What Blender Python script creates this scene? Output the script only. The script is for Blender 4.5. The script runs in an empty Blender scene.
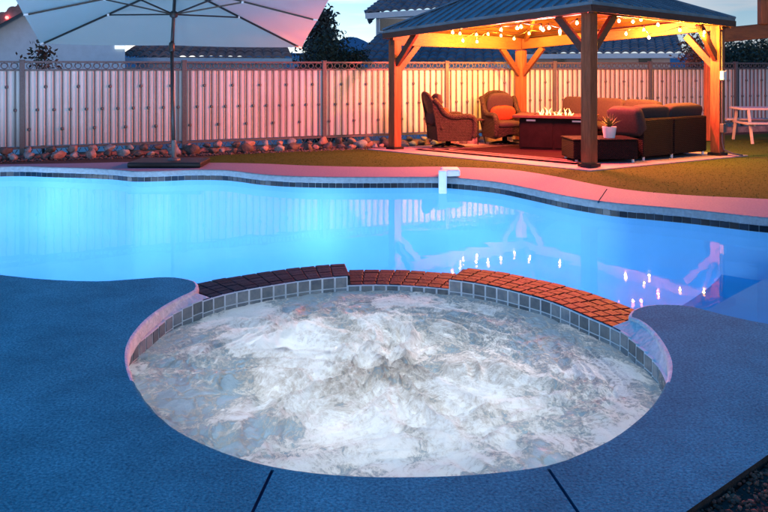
import bpy, math, random
from mathutils import Vector, Matrix, noise
from mathutils.geometry import delaunay_2d_cdt

R = math.radians
SC = bpy.context.scene
COL = SC.collection

# ------------------------------------------------------------------ camera
CH, FPX, HY = 1.45, 770.0, 66.0
cam_d = bpy.data.cameras.new('camera')
cam = bpy.data.objects.new('camera', cam_d)
COL.objects.link(cam)
cam.location = (0, 0, CH)
cam.rotation_euler = (R(90), 0, 0)
cam_d.sensor_width = 36
cam_d.lens = 36 * FPX / 768
cam_d.shift_y = -(256 - HY) / 768
cam_d.clip_start = 0.05
cam_d.clip_end = 20000
SC.camera = cam


def P(px, py, z=0.0):
    """survey: photograph pixel + known height -> point of the place"""
    s = (py - HY) / (CH - z)
    return Vector(((px - 384) / s, FPX / s, z))


def PY(px, py, Y):
    """survey: photograph pixel + known distance -> point of the place"""
    return Vector(((px - 384) * Y / FPX, Y, CH - (py - HY) * Y / FPX))


def zg(Y):
    """the yard falls slightly towards the fence"""
    return -0.02 - 0.022 * min(max(0, Y - 11.0), 5.8)


# ------------------------------------------------------------------ mesh builder
class MB:
    def __init__(s):
        s.v, s.f, s.uv = [], [], None

    def add(s, vs, fs):
        n = len(s.v)
        s.v += [tuple(q) for q in vs]
        s.f += [tuple(i + n for i in f) for f in fs]
        return s

    def box(s, c, d, m=None):
        """box of size d about c; m optional 3x3 / 4x4 rotation"""
        x, y, z = d[0] / 2, d[1] / 2, d[2] / 2
        pts = [Vector(q) for q in ((-x, -y, -z), (x, -y, -z), (x, y, -z), (-x, y, -z),
                                   (-x, -y, z), (x, -y, z), (x, y, z), (-x, y, z))]
        if m is not None:
            pts = [m @ p for p in pts]
        c = Vector(c)
        return s.add([p + c for p in pts],
                     [(3, 2, 1, 0), (4, 5, 6, 7), (0, 1, 5, 4), (1, 2, 6, 5), (2, 3, 7, 6), (3, 0, 4, 7)])

    def hexa(s, pts):
        return s.add(pts, [(3, 2, 1, 0), (4, 5, 6, 7), (0, 1, 5, 4), (1, 2, 6, 5), (2, 3, 7, 6), (3, 0, 4, 7)])

    def bar(s, a, b, w, h, up=(0, 0, 1)):
        """rectangular bar from a to b, w across, h along up"""
        a, b = Vector(a), Vector(b)
        d = (b - a).normalized()
        u = Vector(up)
        r = d.cross(u)
        if r.length < 1e-4:
            r = d.cross(Vector((0, 1, 0)))
        r.normalize()
        u = r.cross(d).normalized()
        r, u = r * (w / 2), u * (h / 2)
        return s.hexa([a - r - u, a + r - u, b + r - u, b - r - u, a - r + u, a + r + u, b + r + u, b - r + u])

    def tube(s, path, r, n=8, closed=False, cap=True):
        path = [Vector(p) for p in path]
        N = len(path)
        rr = r if isinstance(r, (list, tuple)) else [r] * N
        base = len(s.v)
        prev = None
        for i, p in enumerate(path):
            if closed:
                t = path[(i + 1) % N] - path[i - 1]
            else:
                t = path[min(i + 1, N - 1)] - path[max(i - 1, 0)]
            t.normalize()
            if prev is None:
                a = t.cross(Vector((0, 0, 1)))
                if a.length < 1e-3:
                    a = t.cross(Vector((1, 0, 0)))
            else:
                a = prev - t * prev.dot(t)
            a.normalize()
            prev = a
            b = t.cross(a)
            for k in range(n):
                q = 2 * math.pi * k / n
                s.v.append(tuple(p + (a * math.cos(q) + b * math.sin(q)) * rr[i]))
        for i in range(N if closed else N - 1):
            j = (i + 1) % N
            for k in range(n):
                l = (k + 1) % n
                s.f.append((base + i * n + k, base + i * n + l, base + j * n + l, base + j * n + k))
        if cap and not closed:
            s.f.append(tuple(base + k for k in reversed(range(n))))
            s.f.append(tuple(base + (N - 1) * n + k for k in range(n)))
        return s

    def lathe(s, c, prof, n=20, m=None):
        base = len(s.v)
        c = Vector(c)
        for (r, z) in prof:
            for k in range(n):
                q = 2 * math.pi * k / n
                p = Vector((r * math.cos(q), r * math.sin(q), z))
                if m is not None:
                    p = m @ p
                s.v.append(tuple(c + p))
        for i in range(len(prof) - 1):
            for k in range(n):
                l = (k + 1) % n
                s.f.append((base + i * n + k, base + i * n + l, base + (i + 1) * n + l, base + (i + 1) * n + k))
        s.f.append(tuple(base + k for k in reversed(range(n))))
        s.f.append(tuple(base + (len(prof) - 1) * n + k for k in range(n)))
        return s

    def prism(s, poly, ext):
        """closed polygon (3D points) extruded by vector ext"""
        n = len(poly)
        poly = [Vector(p) for p in poly]
        ext = Vector(ext)
        return s.add(poly + [p + ext for p in poly],
                     [tuple(reversed(range(n))), tuple(range(n, 2 * n))] +
                     [(i, (i + 1) % n, n + (i + 1) % n, n + i) for i in range(n)])

    def grid(s, fn, nu, nv, cu=False):
        base = len(s.v)
        for j in range(nv + 1):
            for i in range(nu if cu else nu + 1):
                s.v.append(tuple(fn(i / nu, j / nv)))
        w = nu if cu else nu + 1
        for j in range(nv):
            for i in range(nu):
                k = (i + 1) % w if cu else i + 1
                s.f.append((base + j * w + i, base + j * w + k, base + (j + 1) * w + k, base + (j + 1) * w + i))
        return s

    def cushion(s, c, d, m=None, p=0.35, n=10):
        """soft box: superellipsoid"""
        c = Vector(c)
        base = len(s.v)

        def sg(x, e):
            return math.copysign(abs(x) ** e, x)
        for j in range(n + 1):
            ph = -math.pi / 2 + math.pi * j / n
            for i in range(2 * n):
                th = 2 * math.pi * i / (2 * n)
                q = Vector((d[0] / 2 * sg(math.cos(ph), p * 1.3) * sg(math.cos(th), p),
                            d[1] / 2 * sg(math.cos(ph), p * 1.3) * sg(math.sin(th), p),
                            d[2] / 2 * sg(math.sin(ph), p * 1.6)))
                if m is not None:
                    q = m @ q
                s.v.append(tuple(c + q))
        w = 2 * n
        for j in range(n):
            for i in range(w):
                k = (i + 1) % w
                s.f.append((base + j * w + i, base + j * w + k, base + (j + 1) * w + k, base + (j + 1) * w + i))
        return s

    def build(s, name, mat, parent=None, smooth=False, bevel=0, loc=None):
        me = bpy.data.meshes.new(name)
        me.from_pydata(s.v, [], s.f)
        me.validate()
        if smooth:
            for p in me.polygons:
                p.use_smooth = True
        me.materials.append(mat)
        o = bpy.data.objects.new(name, me)
        COL.objects.link(o)
        if parent is not None:
            o.parent = parent
        if loc is not None:
            o.location = loc
        if bevel:
            b = o.modifiers.new('bevel', 'BEVEL')
            b.width = bevel
            b.segments = 2
            b.limit_method = 'ANGLE'
        return o


def tag(o, label=None, cat=None, group=None, kind=None):
    if label:
        o['label'] = label
    if cat:
        o['category'] = cat
    if group:
        o['group'] = group
    if kind:
        o['kind'] = kind
    return o


def thing(name, label, cat, loc=(0, 0, 0), rz=0, group=None):
    o = bpy.data.objects.new(name, None)
    COL.objects.link(o)
    o.location = loc
    o.rotation_euler = (0, 0, rz)
    o.empty_display_size = 0.2
    return tag(o, label, cat, group)


def copy_tree(o, parent=None):
    c = o.copy()
    COL.objects.link(c)
    if parent is not None:
        c.parent = parent
    for ch in list(o.children):
        copy_tree(ch, c)
    return c


# ------------------------------------------------------------------ materials
def mat(name, col, rough=0.6, metal=0.0, var=0.25, scale=8.0, bump=0.0, bscale=None, spec=0.5, island=0.0,
        stretch=None, coat=0.0, emis=None, estr=0.0, sheen=0.0, col2=None):
    """principled with noise colour variation, optional per-island tone and noise bump"""
    m = bpy.data.materials.new(name)
    m.use_nodes = True
    nt = m.node_tree
    b = nt.nodes['Principled BSDF']
    L = nt.links.new
    b.inputs['Roughness'].default_value = rough
    b.inputs['Metallic'].default_value = metal
    b.inputs['Specular IOR Level'].default_value = spec
    if coat:
        b.inputs['Coat Weight'].default_value = coat
    if sheen:
        b.inputs['Sheen Weight'].default_value = sheen
    tc = nt.nodes.new('ShaderNodeTexCoord')
    src = tc.outputs['Object']
    if stretch:
        mp = nt.nodes.new('ShaderNodeMapping')
        mp.inputs['Scale'].default_value = stretch
        L(src, mp.inputs['Vector'])
        src = mp.outputs['Vector']
    n = nt.nodes.new('ShaderNodeTexNoise')
    n.inputs['Scale'].default_value = scale
    n.inputs['Detail'].default_value = 6
    n.inputs['Roughness'].default_value = 0.65
    L(src, n.inputs['Vector'])
    cr = nt.nodes.new('ShaderNodeValToRGB')
    e = cr.color_ramp.elements
    e[0].position, e[1].position = 0.3, 0.7
    c2 = col2 if col2 else [min(1, c * (1 + var)) for c in col]
    c1 = [c * (1 - var) for c in col] if not col2 else col
    e[0].color = (*c1, 1)
    e[1].color = (*c2, 1)
    L(n.outputs['Fac'], cr.inputs['Fac'])
    out = cr.outputs['Color']
    if island:
        g = nt.nodes.new('ShaderNodeNewGeometry')
        mr = nt.nodes.new('ShaderNodeMapRange')
        mr.inputs['To Min'].default_value = 1 - island
        mr.inputs['To Max'].default_value = 1 + island
        L(g.outputs['Random Per Island'], mr.inputs['Value'])
        hs = nt.nodes.new('ShaderNodeHueSaturation')
        L(mr.outputs['Result'], hs.inputs['Value'])
        L(out, hs.inputs['Color'])
        out = hs.outputs['Color']
    L(out, b.inputs['Base Color'])
    if bump:
        n2 = nt.nodes.new('ShaderNodeTexNoise')
        n2.inputs['Scale'].default_value = bscale or scale * 4
        n2.inputs['Detail'].default_value = 5
        L(src, n2.inputs['Vector'])
        bp = nt.nodes.new('ShaderNodeBump')
        bp.inputs['Strength'].default_value = bump
        bp.inputs['Distance'].default_value = 0.02
        L(n2.outputs['Fac'], bp.inputs['Height'])
        L(bp.outputs['Normal'], b.inputs['Normal'])
    if emis:
        b.inputs['Emission Color'].default_value = (*emis, 1)
        b.inputs['Emission Strength'].default_value = estr
    return m


def wicker_mat(name, col):
    m = mat(name, col, rough=0.6, var=0.45, scale=30, spec=0.12)
    nt = m.node_tree
    L = nt.links.new
    b = nt.nodes['Principled BSDF']
    tc = nt.nodes.new('ShaderNodeTexCoord')
    hs = []
    for dirn, sc in (('Z', 17), ('DIAGONAL', 20)):
        w = nt.nodes.new('ShaderNodeTexWave')
        w.bands_direction = dirn
        w.inputs['Scale'].default_value = sc
        w.inputs['Distortion'].default_value = 0.6
        L(tc.outputs['Object'], w.inputs['Vector'])
        hs.append(w)
    mx = nt.nodes.new('ShaderNodeMath')
    mx.operation = 'MULTIPLY'
    L(hs[0].outputs['Fac'], mx.inputs[0])
    L(hs[1].outputs['Fac'], mx.inputs[1])
    bp = nt.nodes.new('ShaderNodeBump')
    sr = b.inputs['Base Color'].links[0].from_socket
    wm = nt.nodes.new('ShaderNodeMixRGB')
    wm.blend_type = 'MULTIPLY'
    wm.inputs['Fac'].default_value = .75
    L(sr, wm.inputs['Color1'])
    L(mx.outputs[0], wm.inputs['Color2'])
    L(wm.outputs['Color'], b.inputs['Base Color'])
    bp.inputs['Strength'].default_value = 0.9
    bp.inputs['Distance'].default_value = 0.02
    L(mx.outputs[0], bp.inputs['Height'])
    L(bp.outputs['Normal'], b.inputs['Normal'])
    return m


def emit_mat(name, col, strength):
    m = bpy.data.materials.new(name)
    m.use_nodes = True
    b = m.node_tree.nodes['Principled BSDF']
    b.inputs['Base Color'].default_value = (0.8, 0.7, 0.5, 1)
    b.inputs['Emission Color'].default_value = (*col, 1)
    b.inputs['Emission Strength'].default_value = strength
    return m


def stains(m, lo, hi, scale):
    """broad worn patches over a coating"""
    nt_ = m.node_tree
    b_ = nt_.nodes['Principled BSDF']
    src_ = b_.inputs['Base Color'].links[0].from_socket
    tc_ = nt_.nodes.new('ShaderNodeTexCoord')
    n_ = nt_.nodes.new('ShaderNodeTexNoise')
    n_.inputs['Scale'].default_value = scale
    n_.inputs['Detail'].default_value = 8
    n_.inputs['Roughness'].default_value = .7
    nt_.links.new(tc_.outputs['Object'], n_.inputs['Vector'])
    mr_ = nt_.nodes.new('ShaderNodeMapRange')
    mr_.inputs['From Min'].default_value = .35
    mr_.inputs['From Max'].default_value = .65
    mr_.inputs['To Min'].default_value = lo
    mr_.inputs['To Max'].default_value = hi
    nt_.links.new(n_.outputs['Fac'], mr_.inputs['Value'])
    hs_ = nt_.nodes.new('ShaderNodeHueSaturation')
    nt_.links.new(mr_.outputs['Result'], hs_.inputs['Value'])
    nt_.links.new(src_, hs_.inputs['Color'])
    nt_.links.new(hs_.outputs['Color'], b_.inputs['Base Color'])


M = {}
M['deck'] = mat('deck_skylight_tint', (0.020, 0.185, 0.265), rough=0.8, scale=85, bump=0.55, bscale=120, spec=0.03,
                col2=(0.11, 0.64, 0.74))  # near part of one deck: blue dusk light put into its colour
stains(M['deck'], .70, 1.0, 2.6)
stains(M['deck'], .86, 1.08, .7)
M['deck_far'] = mat('deck_lamplight_tint', (0.20, 0.185, 0.27), rough=0.7, scale=34, bump=0.8, bscale=55, spec=0.3,
                col2=(0.27, 0.25, 0.35))  # same deck, far part: colour tinted for the warm lamplight on it
M['deck_edge'] = mat('deck_edge_coating', (0.84, 0.83, 0.81), spec=0.1, rough=0.8, scale=22, bump=0.8, bscale=45, var=0.2)
M['coping'] = mat('coping_pool_tint', (0.20, 0.25, 0.29), rough=0.75, scale=22, bump=0.6, bscale=45, var=0.2)  # same white edge, darkened and blued for the pool light on it
M['joint'] = mat('joint_filler', (0.035, 0.11, 0.19), rough=0.9, spec=0.0)
M['spa_plaster'] = mat('spa_plaster', (0.48, 0.64, 0.76), rough=0.7, var=0.06, scale=2)
M['plaster'] = mat('pool_plaster', (0.15, 0.47, 0.78), rough=0.7, var=0.06, scale=1.6, bump=0.05)
M['step_plaster'] = mat('step_plaster', (0.02, 0.56, 0.86), rough=0.8, spec=0.1, var=0.06, scale=1.6)  # pool plaster copy, bluer colour in place of pool glow on bench and steps
M['pool_tile'] = mat('pool_tile', (0.004, 0.016, 0.032), rough=0.3, island=0.5, var=0.4, scale=12, spec=0.2)
M['pool_grout'] = mat('pool_grout', (0.16, 0.20, 0.22), rough=0.85, var=0.15)
M['grout'] = mat('grout', (0.86, 0.86, 0.85), rough=0.85, var=0.15)
M['spa_tile'] = mat('spa_tile', (0.15, 0.18, 0.21), rough=0.12, island=0.4, scale=14, spec=0.6,
                    col2=(0.36, 0.34, 0.31))
M['brick'] = mat('dam_brick_lit', (0.026, 0.005, 0.010), rough=0.5, spec=0.09, island=0.65, var=0.5, scale=25, bump=0.35, bscale=60)  # right section: warm red light put into the brick colour
M['brick_shade'] = mat('dam_brick_shade', (0.009, 0.016, 0.024), rough=0.5, spec=0.15, island=0.5, var=0.5, scale=25, bump=0.35, bscale=60)  # same brick, left section: lack of lamplight put into the colour
M['brick_half_lit'] = mat('dam_brick_half_lit', (0.034, 0.011, 0.012), rough=0.5, spec=0.12, island=0.5, var=0.5, scale=25, bump=0.35, bscale=60)  # same brick, spillway: half lit tone put into the colour
M['mortar'] = mat('mortar', (0.05, 0.045, 0.042), rough=0.8)
M['iron'] = mat('painted_iron', (0.085, 0.095, 0.105), rough=0.5, metal=0.0, var=0.25, scale=30)
M['slat'] = mat('white_slat', (0.66, 0.66, 0.66), rough=0.6, var=0.10, scale=2.5, stretch=(1, 1, .15), island=0.10)
stains(M['slat'], .90, 1.05, .9)
M['rock'] = mat('landscape_rock', (0.30, 0.20, 0.185), rough=0.85, var=0.5, scale=7, bump=0.8, bscale=20)
M['rock_grey'] = mat('grey_rock', (0.26, 0.27, 0.28), rough=0.85, var=0.55, scale=8, bump=0.8, bscale=20)
M['rock_dark'] = mat('dark_rock', (0.10, 0.085, 0.08), rough=0.85, var=0.5, scale=9, bump=0.8, bscale=20)
M['soil'] = mat('bark_soil', (0.035, 0.025, 0.02), rough=0.95, var=0.6, scale=18, bump=1.0, bscale=40)
M['turf'] = mat('turf', (0.050, 0.090, 0.014), rough=0.95, spec=.1, var=0.2, scale=30, bump=0.15, bscale=160)
M['blade'] = mat('turf_blade', (0.058, 0.105, 0.016), rough=0.8, spec=.2, island=0.35, var=0.15, scale=3)
M['dirt'] = mat('dirt', (0.20, 0.16, 0.12), rough=0.95, var=0.4, scale=1.5, bump=0.6, bscale=14)
M['gravel'] = mat('gravel', (0.26, 0.085, 0.05), rough=0.9, island=0.7, var=0.5, scale=20, bump=0.5)
M['slab'] = mat('patio_concrete', (0.40, 0.30, 0.30), rough=0.8, var=0.15, scale=5, bump=0.25, bscale=60)
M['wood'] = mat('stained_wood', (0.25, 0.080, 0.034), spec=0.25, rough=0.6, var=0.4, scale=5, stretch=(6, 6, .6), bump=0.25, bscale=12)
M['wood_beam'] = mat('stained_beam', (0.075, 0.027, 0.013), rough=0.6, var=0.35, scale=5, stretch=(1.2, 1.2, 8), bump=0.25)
M['ceiling_wood'] = mat('ceiling_plank', (0.050, 0.020, 0.009), rough=0.7, spec=0.2, var=0.3, scale=4, island=0.3)
M['roof_metal'] = mat('blue_grey_roof', (0.13, 0.18, 0.22), rough=0.40, metal=0.3, var=0.3, scale=3)
M['wicker'] = wicker_mat('brown_wicker', (0.115, 0.088, 0.072))
M['wicker_dark'] = wicker_mat('dark_wicker', (0.034, 0.026, 0.026))
M['cushion'] = mat('plum_cushion', (0.050, 0.040, 0.040), rough=0.9, var=0.2, scale=40, bump=0.2, bscale=200, spec=0.06)
M['sofa_cushion'] = mat('sofa_cushion', (0.048, 0.038, 0.040), rough=0.9, var=0.2, scale=40, bump=0.2, bscale=200, spec=0.06)
M['orange'] = mat('orange_pillow', (0.42, 0.065, 0.03), rough=0.85, var=0.18, scale=30, bump=0.2, bscale=200, spec=0.06)
M['black_metal'] = mat('black_metal', (0.015, 0.014, 0.014), rough=0.5, metal=0.4)
M['pit_body'] = mat('fire_pit_panel', (0.011, 0.006, 0.007), rough=0.55, spec=0.08, var=0.3, scale=10)
M['pit_top'] = mat('fire_pit_top', (0.07, 0.035, 0.030), rough=0.5, spec=0.15, var=0.3, scale=14)
M['white_paint'] = mat('white_plastic', (0.78, 0.79, 0.80), rough=0.4, var=0.06)
M['dull_white'] = mat('dull_white_plastic', (0.42, 0.42, 0.42), rough=0.5, var=0.15)  # darker, greyer white for the picnic table
M['pot'] = mat('white_pot', (0.72, 0.74, 0.78), rough=0.45, var=0.06)
M['succulent'] = mat('succulent_leaf', (0.07, 0.11, 0.03), rough=0.5, island=0.4, var=0.3)
M['canopy'] = mat('canopy_fabric', (0.78, 0.73, 0.64), rough=0.9, var=0.05, scale=3, bump=0.1, bscale=300)
M['pole'] = mat('dark_pole', (0.030, 0.034, 0.036), rough=0.4, metal=0.3)
M['stucco'] = mat('pale_stucco', (0.62, 0.70, 0.78), rough=0.9, var=0.08, scale=4, bump=0.2, bscale=60)
M['stucco_warm'] = mat('warm_stucco', (0.55, 0.46, 0.43), rough=0.9, var=0.08, scale=4, bump=0.2, bscale=60)
M['fascia'] = mat('white_fascia', (0.66, 0.70, 0.74), rough=0.7, var=0.06)
M['roof_tile'] = mat('clay_tile', (0.20, 0.105, 0.095), rough=0.85, spec=0.08, var=0.6, scale=2.6, island=0.4, col2=(0.36, 0.25, 0.24))
M['roof_tile_blue'] = mat('slate_tile', (0.10, 0.115, 0.15), rough=0.85, spec=0.08, var=0.5, scale=2.6, col2=(0.24, 0.25, 0.29))
M['dark_glass'] = mat('dark_window', (0.02, 0.018, 0.018), rough=0.15, var=0.3)
M['leaf_dark'] = mat('dark_leaf', (0.030, 0.042, 0.026), rough=0.7, island=0.7, var=0.5, scale=1.2)
M['leaf_grey'] = mat('grey_leaf', (0.050, 0.060, 0.060), rough=0.7, island=0.8, var=0.6, scale=1.4)
M['leaf_red'] = mat('russet_leaf', (0.13, 0.070, 0.055), rough=0.7, island=0.6, var=0.5, scale=2)
M['bark'] = mat('bark', (0.07, 0.05, 0.04), rough=0.9, var=0.4, scale=10, bump=0.6)
M['hill'] = mat('far_hill', (0.10, 0.17, 0.27), rough=1.0, var=0.2, scale=0.004)  # blue of distant haze put into the base colour
M['bulb'] = emit_mat('bulb_glow', (1.0, 0.52, 0.16), 5.0)
M['flame'] = emit_mat('flame', (1.0, 0.50, 0.10), 3.6)
M['lamp_glass'] = emit_mat('pool_lamp_glass', (0.5, 0.8, 1.0), 6.0)
M['lit_vent'] = emit_mat('lit_window', (0.75, 0.9, 1.0), 0.8)
M['red_lamp'] = emit_mat('red_lamp', (1.0, 0.06, 0.05), 8.0)


def fabric_translucent(m, f):
    nt = m.node_tree
    b = nt.nodes['Principled BSDF']
    tl = nt.nodes.new('ShaderNodeBsdfTranslucent')
    tl.inputs['Color'].default_value = (1.0, .86, .68, 1)
    mx = nt.nodes.new('ShaderNodeMixShader')
    mx.inputs[0].default_value = f
    nt.links.new(b.outputs[0], mx.inputs[1])
    nt.links.new(tl.outputs[0], mx.inputs[2])
    nt.links.new(mx.outputs[0], nt.nodes['Material Output'].inputs['Surface'])


fabric_translucent(M['canopy'], .66)


def rug_mat():
    m = mat('striped_rug', (0.10, 0.055, 0.06), rough=0.95, spec=0.03, var=0.25, scale=60, bump=0.3, bscale=250)
    nt = m.node_tree
    L = nt.links.new
    b = nt.nodes['Principled BSDF']
    uv = nt.nodes.new('ShaderNodeUVMap')
    sx = nt.nodes.new('ShaderNodeSeparateXYZ')
    L(uv.outputs['UV'], sx.inputs[0])
    # border bands in metres from the rug's edge (u and v hold the distance to the nearest edge)
    cr = nt.nodes.new('ShaderNodeValToRGB')
    cr.color_ramp.interpolation = 'CONSTANT'
    el = cr.color_ramp.elements
    D, W = (0.022, 0.008, 0.013, 1), (0.42, 0.34, 0.36, 1)
    el[0].position, el[0].color = 0, D
    el[1].position, el[1].color = 0.06, W
    for p, c in ((0.11, D), (0.2, W), (0.25, D), (0.36, W), (0.40, (0.030, 0.011, 0.018, 1))):
        e = el.new(p)
        e.color = c
    L(sx.outputs['X'], cr.inputs['Fac'])
    br = nt.nodes.new('ShaderNodeTexNoise')
    br.inputs['Scale'].default_value = 9
    mx = nt.nodes.new('ShaderNodeMixRGB')
    mx.blend_type = 'MULTIPLY'
    mx.inputs['Fac'].default_value = 0.4
    L(cr.outputs['Color'], mx.inputs['Color1'])
    L(br.outputs['Fac'], mx.inputs['Color2'])
    L(mx.outputs['Color'], b.inputs['Base Color'])
    return m


M['rug'] = rug_mat()


def water_mat(name, tint, rough, bump, scale, dist=0.02, mirror=1.0):
    """clear water: Fresnel mix of a mirror and a clear tinted body"""
    m = bpy.data.materials.new(name)
    m.use_nodes = True
    nt = m.node_tree
    L = nt.links.new
    nt.nodes.remove(nt.nodes['Principled BSDF'])
    out = nt.nodes['Material Output']
    tr = nt.nodes.new('ShaderNodeBsdfTransparent')
    tr.inputs['Color'].default_value = (*tint, 1)
    gl = nt.nodes.new('ShaderNodeBsdfGlossy')
    gl.inputs['Roughness'].default_value = rough
    fr = nt.nodes.new('ShaderNodeFresnel')
    fr.inputs['IOR'].default_value = 1.24
    tc = nt.nodes.new('ShaderNodeTexCoord')
    n = nt.nodes.new('ShaderNodeTexNoise')
    n.inputs['Scale'].default_value = scale
    n.inputs['Detail'].default_value = 2
    L(tc.outputs['Object'], n.inputs['Vector'])
    bp = nt.nodes.new('ShaderNodeBump')
    bp.inputs['Strength'].default_value = bump
    bp.inputs['Distance'].default_value = dist
    L(n.outputs['Fac'], bp.inputs['Height'])
    L(bp.outputs['Normal'], gl.inputs['Normal'])
    L(bp.outputs['Normal'], fr.inputs['Normal'])
    mx = nt.nodes.new('ShaderNodeMixShader')
    mf = nt.nodes.new('ShaderNodeMath')
    mf.operation = 'MULTIPLY'
    mf.inputs[1].default_value = mirror
    L(fr.outputs['Fac'], mf.inputs[0])
    L(mf.outputs[0], mx.inputs[0])
    L(tr.outputs[0], mx.inputs[1])
    L(gl.outputs[0], mx.inputs[2])
    L(mx.outputs[0], out.inputs['Surface'])
    return m


M['water'] = water_mat('pool_water', (0.90, 0.97, 1.0), 0.015, 0.14, 2.6, 0.01, .44)


def foam_water_mat():
    """churned spa water: lacy foam and white clumps over milky aerated water"""
    m = bpy.data.materials.new('spa_water')
    m.use_nodes = True
    nt = m.node_tree
    L = nt.links.new
    N = nt.nodes.new
    nt.nodes.remove(nt.nodes['Principled BSDF'])
    out = nt.nodes['Material Output']
    tc = N('ShaderNodeTexCoord')

    def math_(op, a, b):
        q = N('ShaderNodeMath')
        q.operation = op
        for k, v in enumerate((a, b)):
            if isinstance(v, (int, float)):
                q.inputs[k].default_value = v
            else:
                L(v, q.inputs[k])
        return q.outputs[0]

    def ramp(src, p0, p1, c0=(0, 0, 0, 1), c1=(1, 1, 1, 1)):
        r = N('ShaderNodeValToRGB')
        r.color_ramp.elements[0].position, r.color_ramp.elements[0].color = p0, c0
        r.color_ramp.elements[1].position, r.color_ramp.elements[1].color = p1, c1
        L(src, r.inputs['Fac'])
        return r.outputs['Color']

    def warp(scale, amt, detail):
        w = N('ShaderNodeTexNoise')
        w.inputs['Scale'].default_value = scale
        w.inputs['Detail'].default_value = detail
        L(tc.outputs['Object'], w.inputs['Vector'])
        sc = N('ShaderNodeVectorMath')
        sc.operation = 'SCALE'
        sc.inputs['Scale'].default_value = amt
        L(w.outputs['Color'], sc.inputs[0])
        ad = N('ShaderNodeVectorMath')
        ad.operation = 'ADD'
        L(tc.outputs['Object'], ad.inputs[0])
        L(sc.outputs[0], ad.inputs[1])
        return ad.outputs[0]

    def nz(vec, scale, detail, rough):
        n = N('ShaderNodeTexNoise')
        n.inputs['Scale'].default_value = scale
        n.inputs['Detail'].default_value = detail
        n.inputs['Roughness'].default_value = rough
        L(vec, n.inputs['Vector'])
        return n.outputs['Fac']
    v1, v2 = warp(1.6, .9, 4), warp(4.0, .34, 5)
    big = nz(v1, 2.0, 8, .65)
    fine = nz(v2, 34, 8, .78)
    at = N('ShaderNodeAttribute')
    at.attribute_name = 'churn'
    vo = N('ShaderNodeTexVoronoi')
    vo.feature = 'DISTANCE_TO_EDGE'
    vo.inputs['Scale'].default_value = 8.5
    L(v2, vo.inputs['Vector'])
    lace = ramp(vo.outputs['Distance'], .02, .12, (1, 1, 1, 1), (0, 0, 0, 1))
    clump = math_('ADD', math_('ADD', big, math_('MULTIPLY', fine, .42)), math_('MULTIPLY', at.outputs['Fac'], .17))
    clumps = ramp(clump, .765, .835)
    lacem = ramp(math_('ADD', big, math_('MULTIPLY', at.outputs['Fac'], .30)), .40, .58)
    lc = math_('MULTIPLY', math_('MULTIPLY', lace, lacem), ramp(fine, .42, .54))
    foam = math_('MAXIMUM', clumps, lc)
    tone = ramp(math_('ADD', math_('MULTIPLY', big, .6), math_('MULTIPLY', fine, .4)), .42, .56, (.46, .39, .33, 1), (.95, .95, .94, 1))  # brown wave shading put into the foam colour
    hgt = math_('ADD', math_('MULTIPLY', fine, .55), math_('MULTIPLY', foam, .25))
    bp = N('ShaderNodeBump')
    bp.inputs['Strength'].default_value = 1.0
    bp.inputs['Distance'].default_value = 0.045
    L(hgt, bp.inputs['Height'])

    def two(col, f, normal=True):
        df, tl, mx = N('ShaderNodeBsdfDiffuse'), N('ShaderNodeBsdfTranslucent'), N('ShaderNodeMixShader')
        for q in (df, tl):
            if isinstance(col, tuple):
                q.inputs['Color'].default_value = col
            else:
                L(col, q.inputs['Color'])
            L(bp.outputs['Normal'], q.inputs['Normal'])
        mx.inputs[0].default_value = f
        L(df.outputs[0], mx.inputs[1])
        L(tl.outputs[0], mx.inputs[2])
        return mx.outputs[0]
    fm = two(tone, .34)
    milky = two((.36, .48, .58, 1), .40)
    tr = N('ShaderNodeBsdfTransparent')
    tr.inputs['Color'].default_value = (.86, .95, 1, 1)
    body = N('ShaderNodeMixShader')
    L(ramp(math_('ADD', big, math_('MULTIPLY', at.outputs['Fac'], .25)), .30, .62, (.90, .90, .90, 1), (.99, .99, .99, 1)), body.inputs[0])
    L(tr.outputs[0], body.inputs[1])
    L(milky, body.inputs[2])
    gl = N('ShaderNodeBsdfGlossy')
    gl.inputs['Roughness'].default_value = .16
    L(bp.outputs['Normal'], gl.inputs['Normal'])
    fr = N('ShaderNodeFresnel')
    fr.inputs['IOR'].default_value = 1.33
    m1 = N('ShaderNodeMixShader')
    L(math_('MULTIPLY', fr.outputs['Fac'], .5), m1.inputs[0])
    L(body.outputs[0], m1.inputs[1])
    L(gl.outputs[0], m1.inputs[2])
    m2 = N('ShaderNodeMixShader')
    L(foam, m2.inputs[0])
    L(m1.outputs[0], m2.inputs[1])
    L(fm, m2.inputs[2])
    L(m2.outputs[0], out.inputs['Surface'])
    return m


M['spa_water'] = foam_water_mat()


# ------------------------------------------------------------------ curves and fills
def catmull(pts, closed=False, step=0.06):
    pts = [Vector((p[0], p[1])) for p in pts]
    n = len(pts)
    out = []
    for i in range(n if closed else n - 1):
        if closed:
            a, b, c, d = pts[i - 1], pts[i], pts[(i + 1) % n], pts[(i + 2) % n]
        else:
            b, c = pts[i], pts[i + 1]
            a = pts[i - 1] if i else b * 2 - c
            d = pts[i + 2] if i + 2 < n else c * 2 - b
        k = max(1, int((c - b).length / step))
        for j in range(k):
            t = j / k
            out.append(0.5 * ((2 * b) + (c - a) * t + (2 * a - 5 * b + 4 * c - d) * t * t +
                              (3 * b - a - 3 * c + d) * t ** 3))
    if not closed:
        out.append(pts[-1])
    return out


def inside(p, poly):
    x, y = p[0], p[1]
    c = False
    n = len(poly)
    j = n - 1
    for i in range(n):
        xi, yi = poly[i][0], poly[i][1]
        xj, yj = poly[j][0], poly[j][1]
        if (yi > y) != (yj > y) and x < (xj - xi) * (y - yi) / (yj - yi) + xi:
            c = not c
        j = i
    return c


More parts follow.
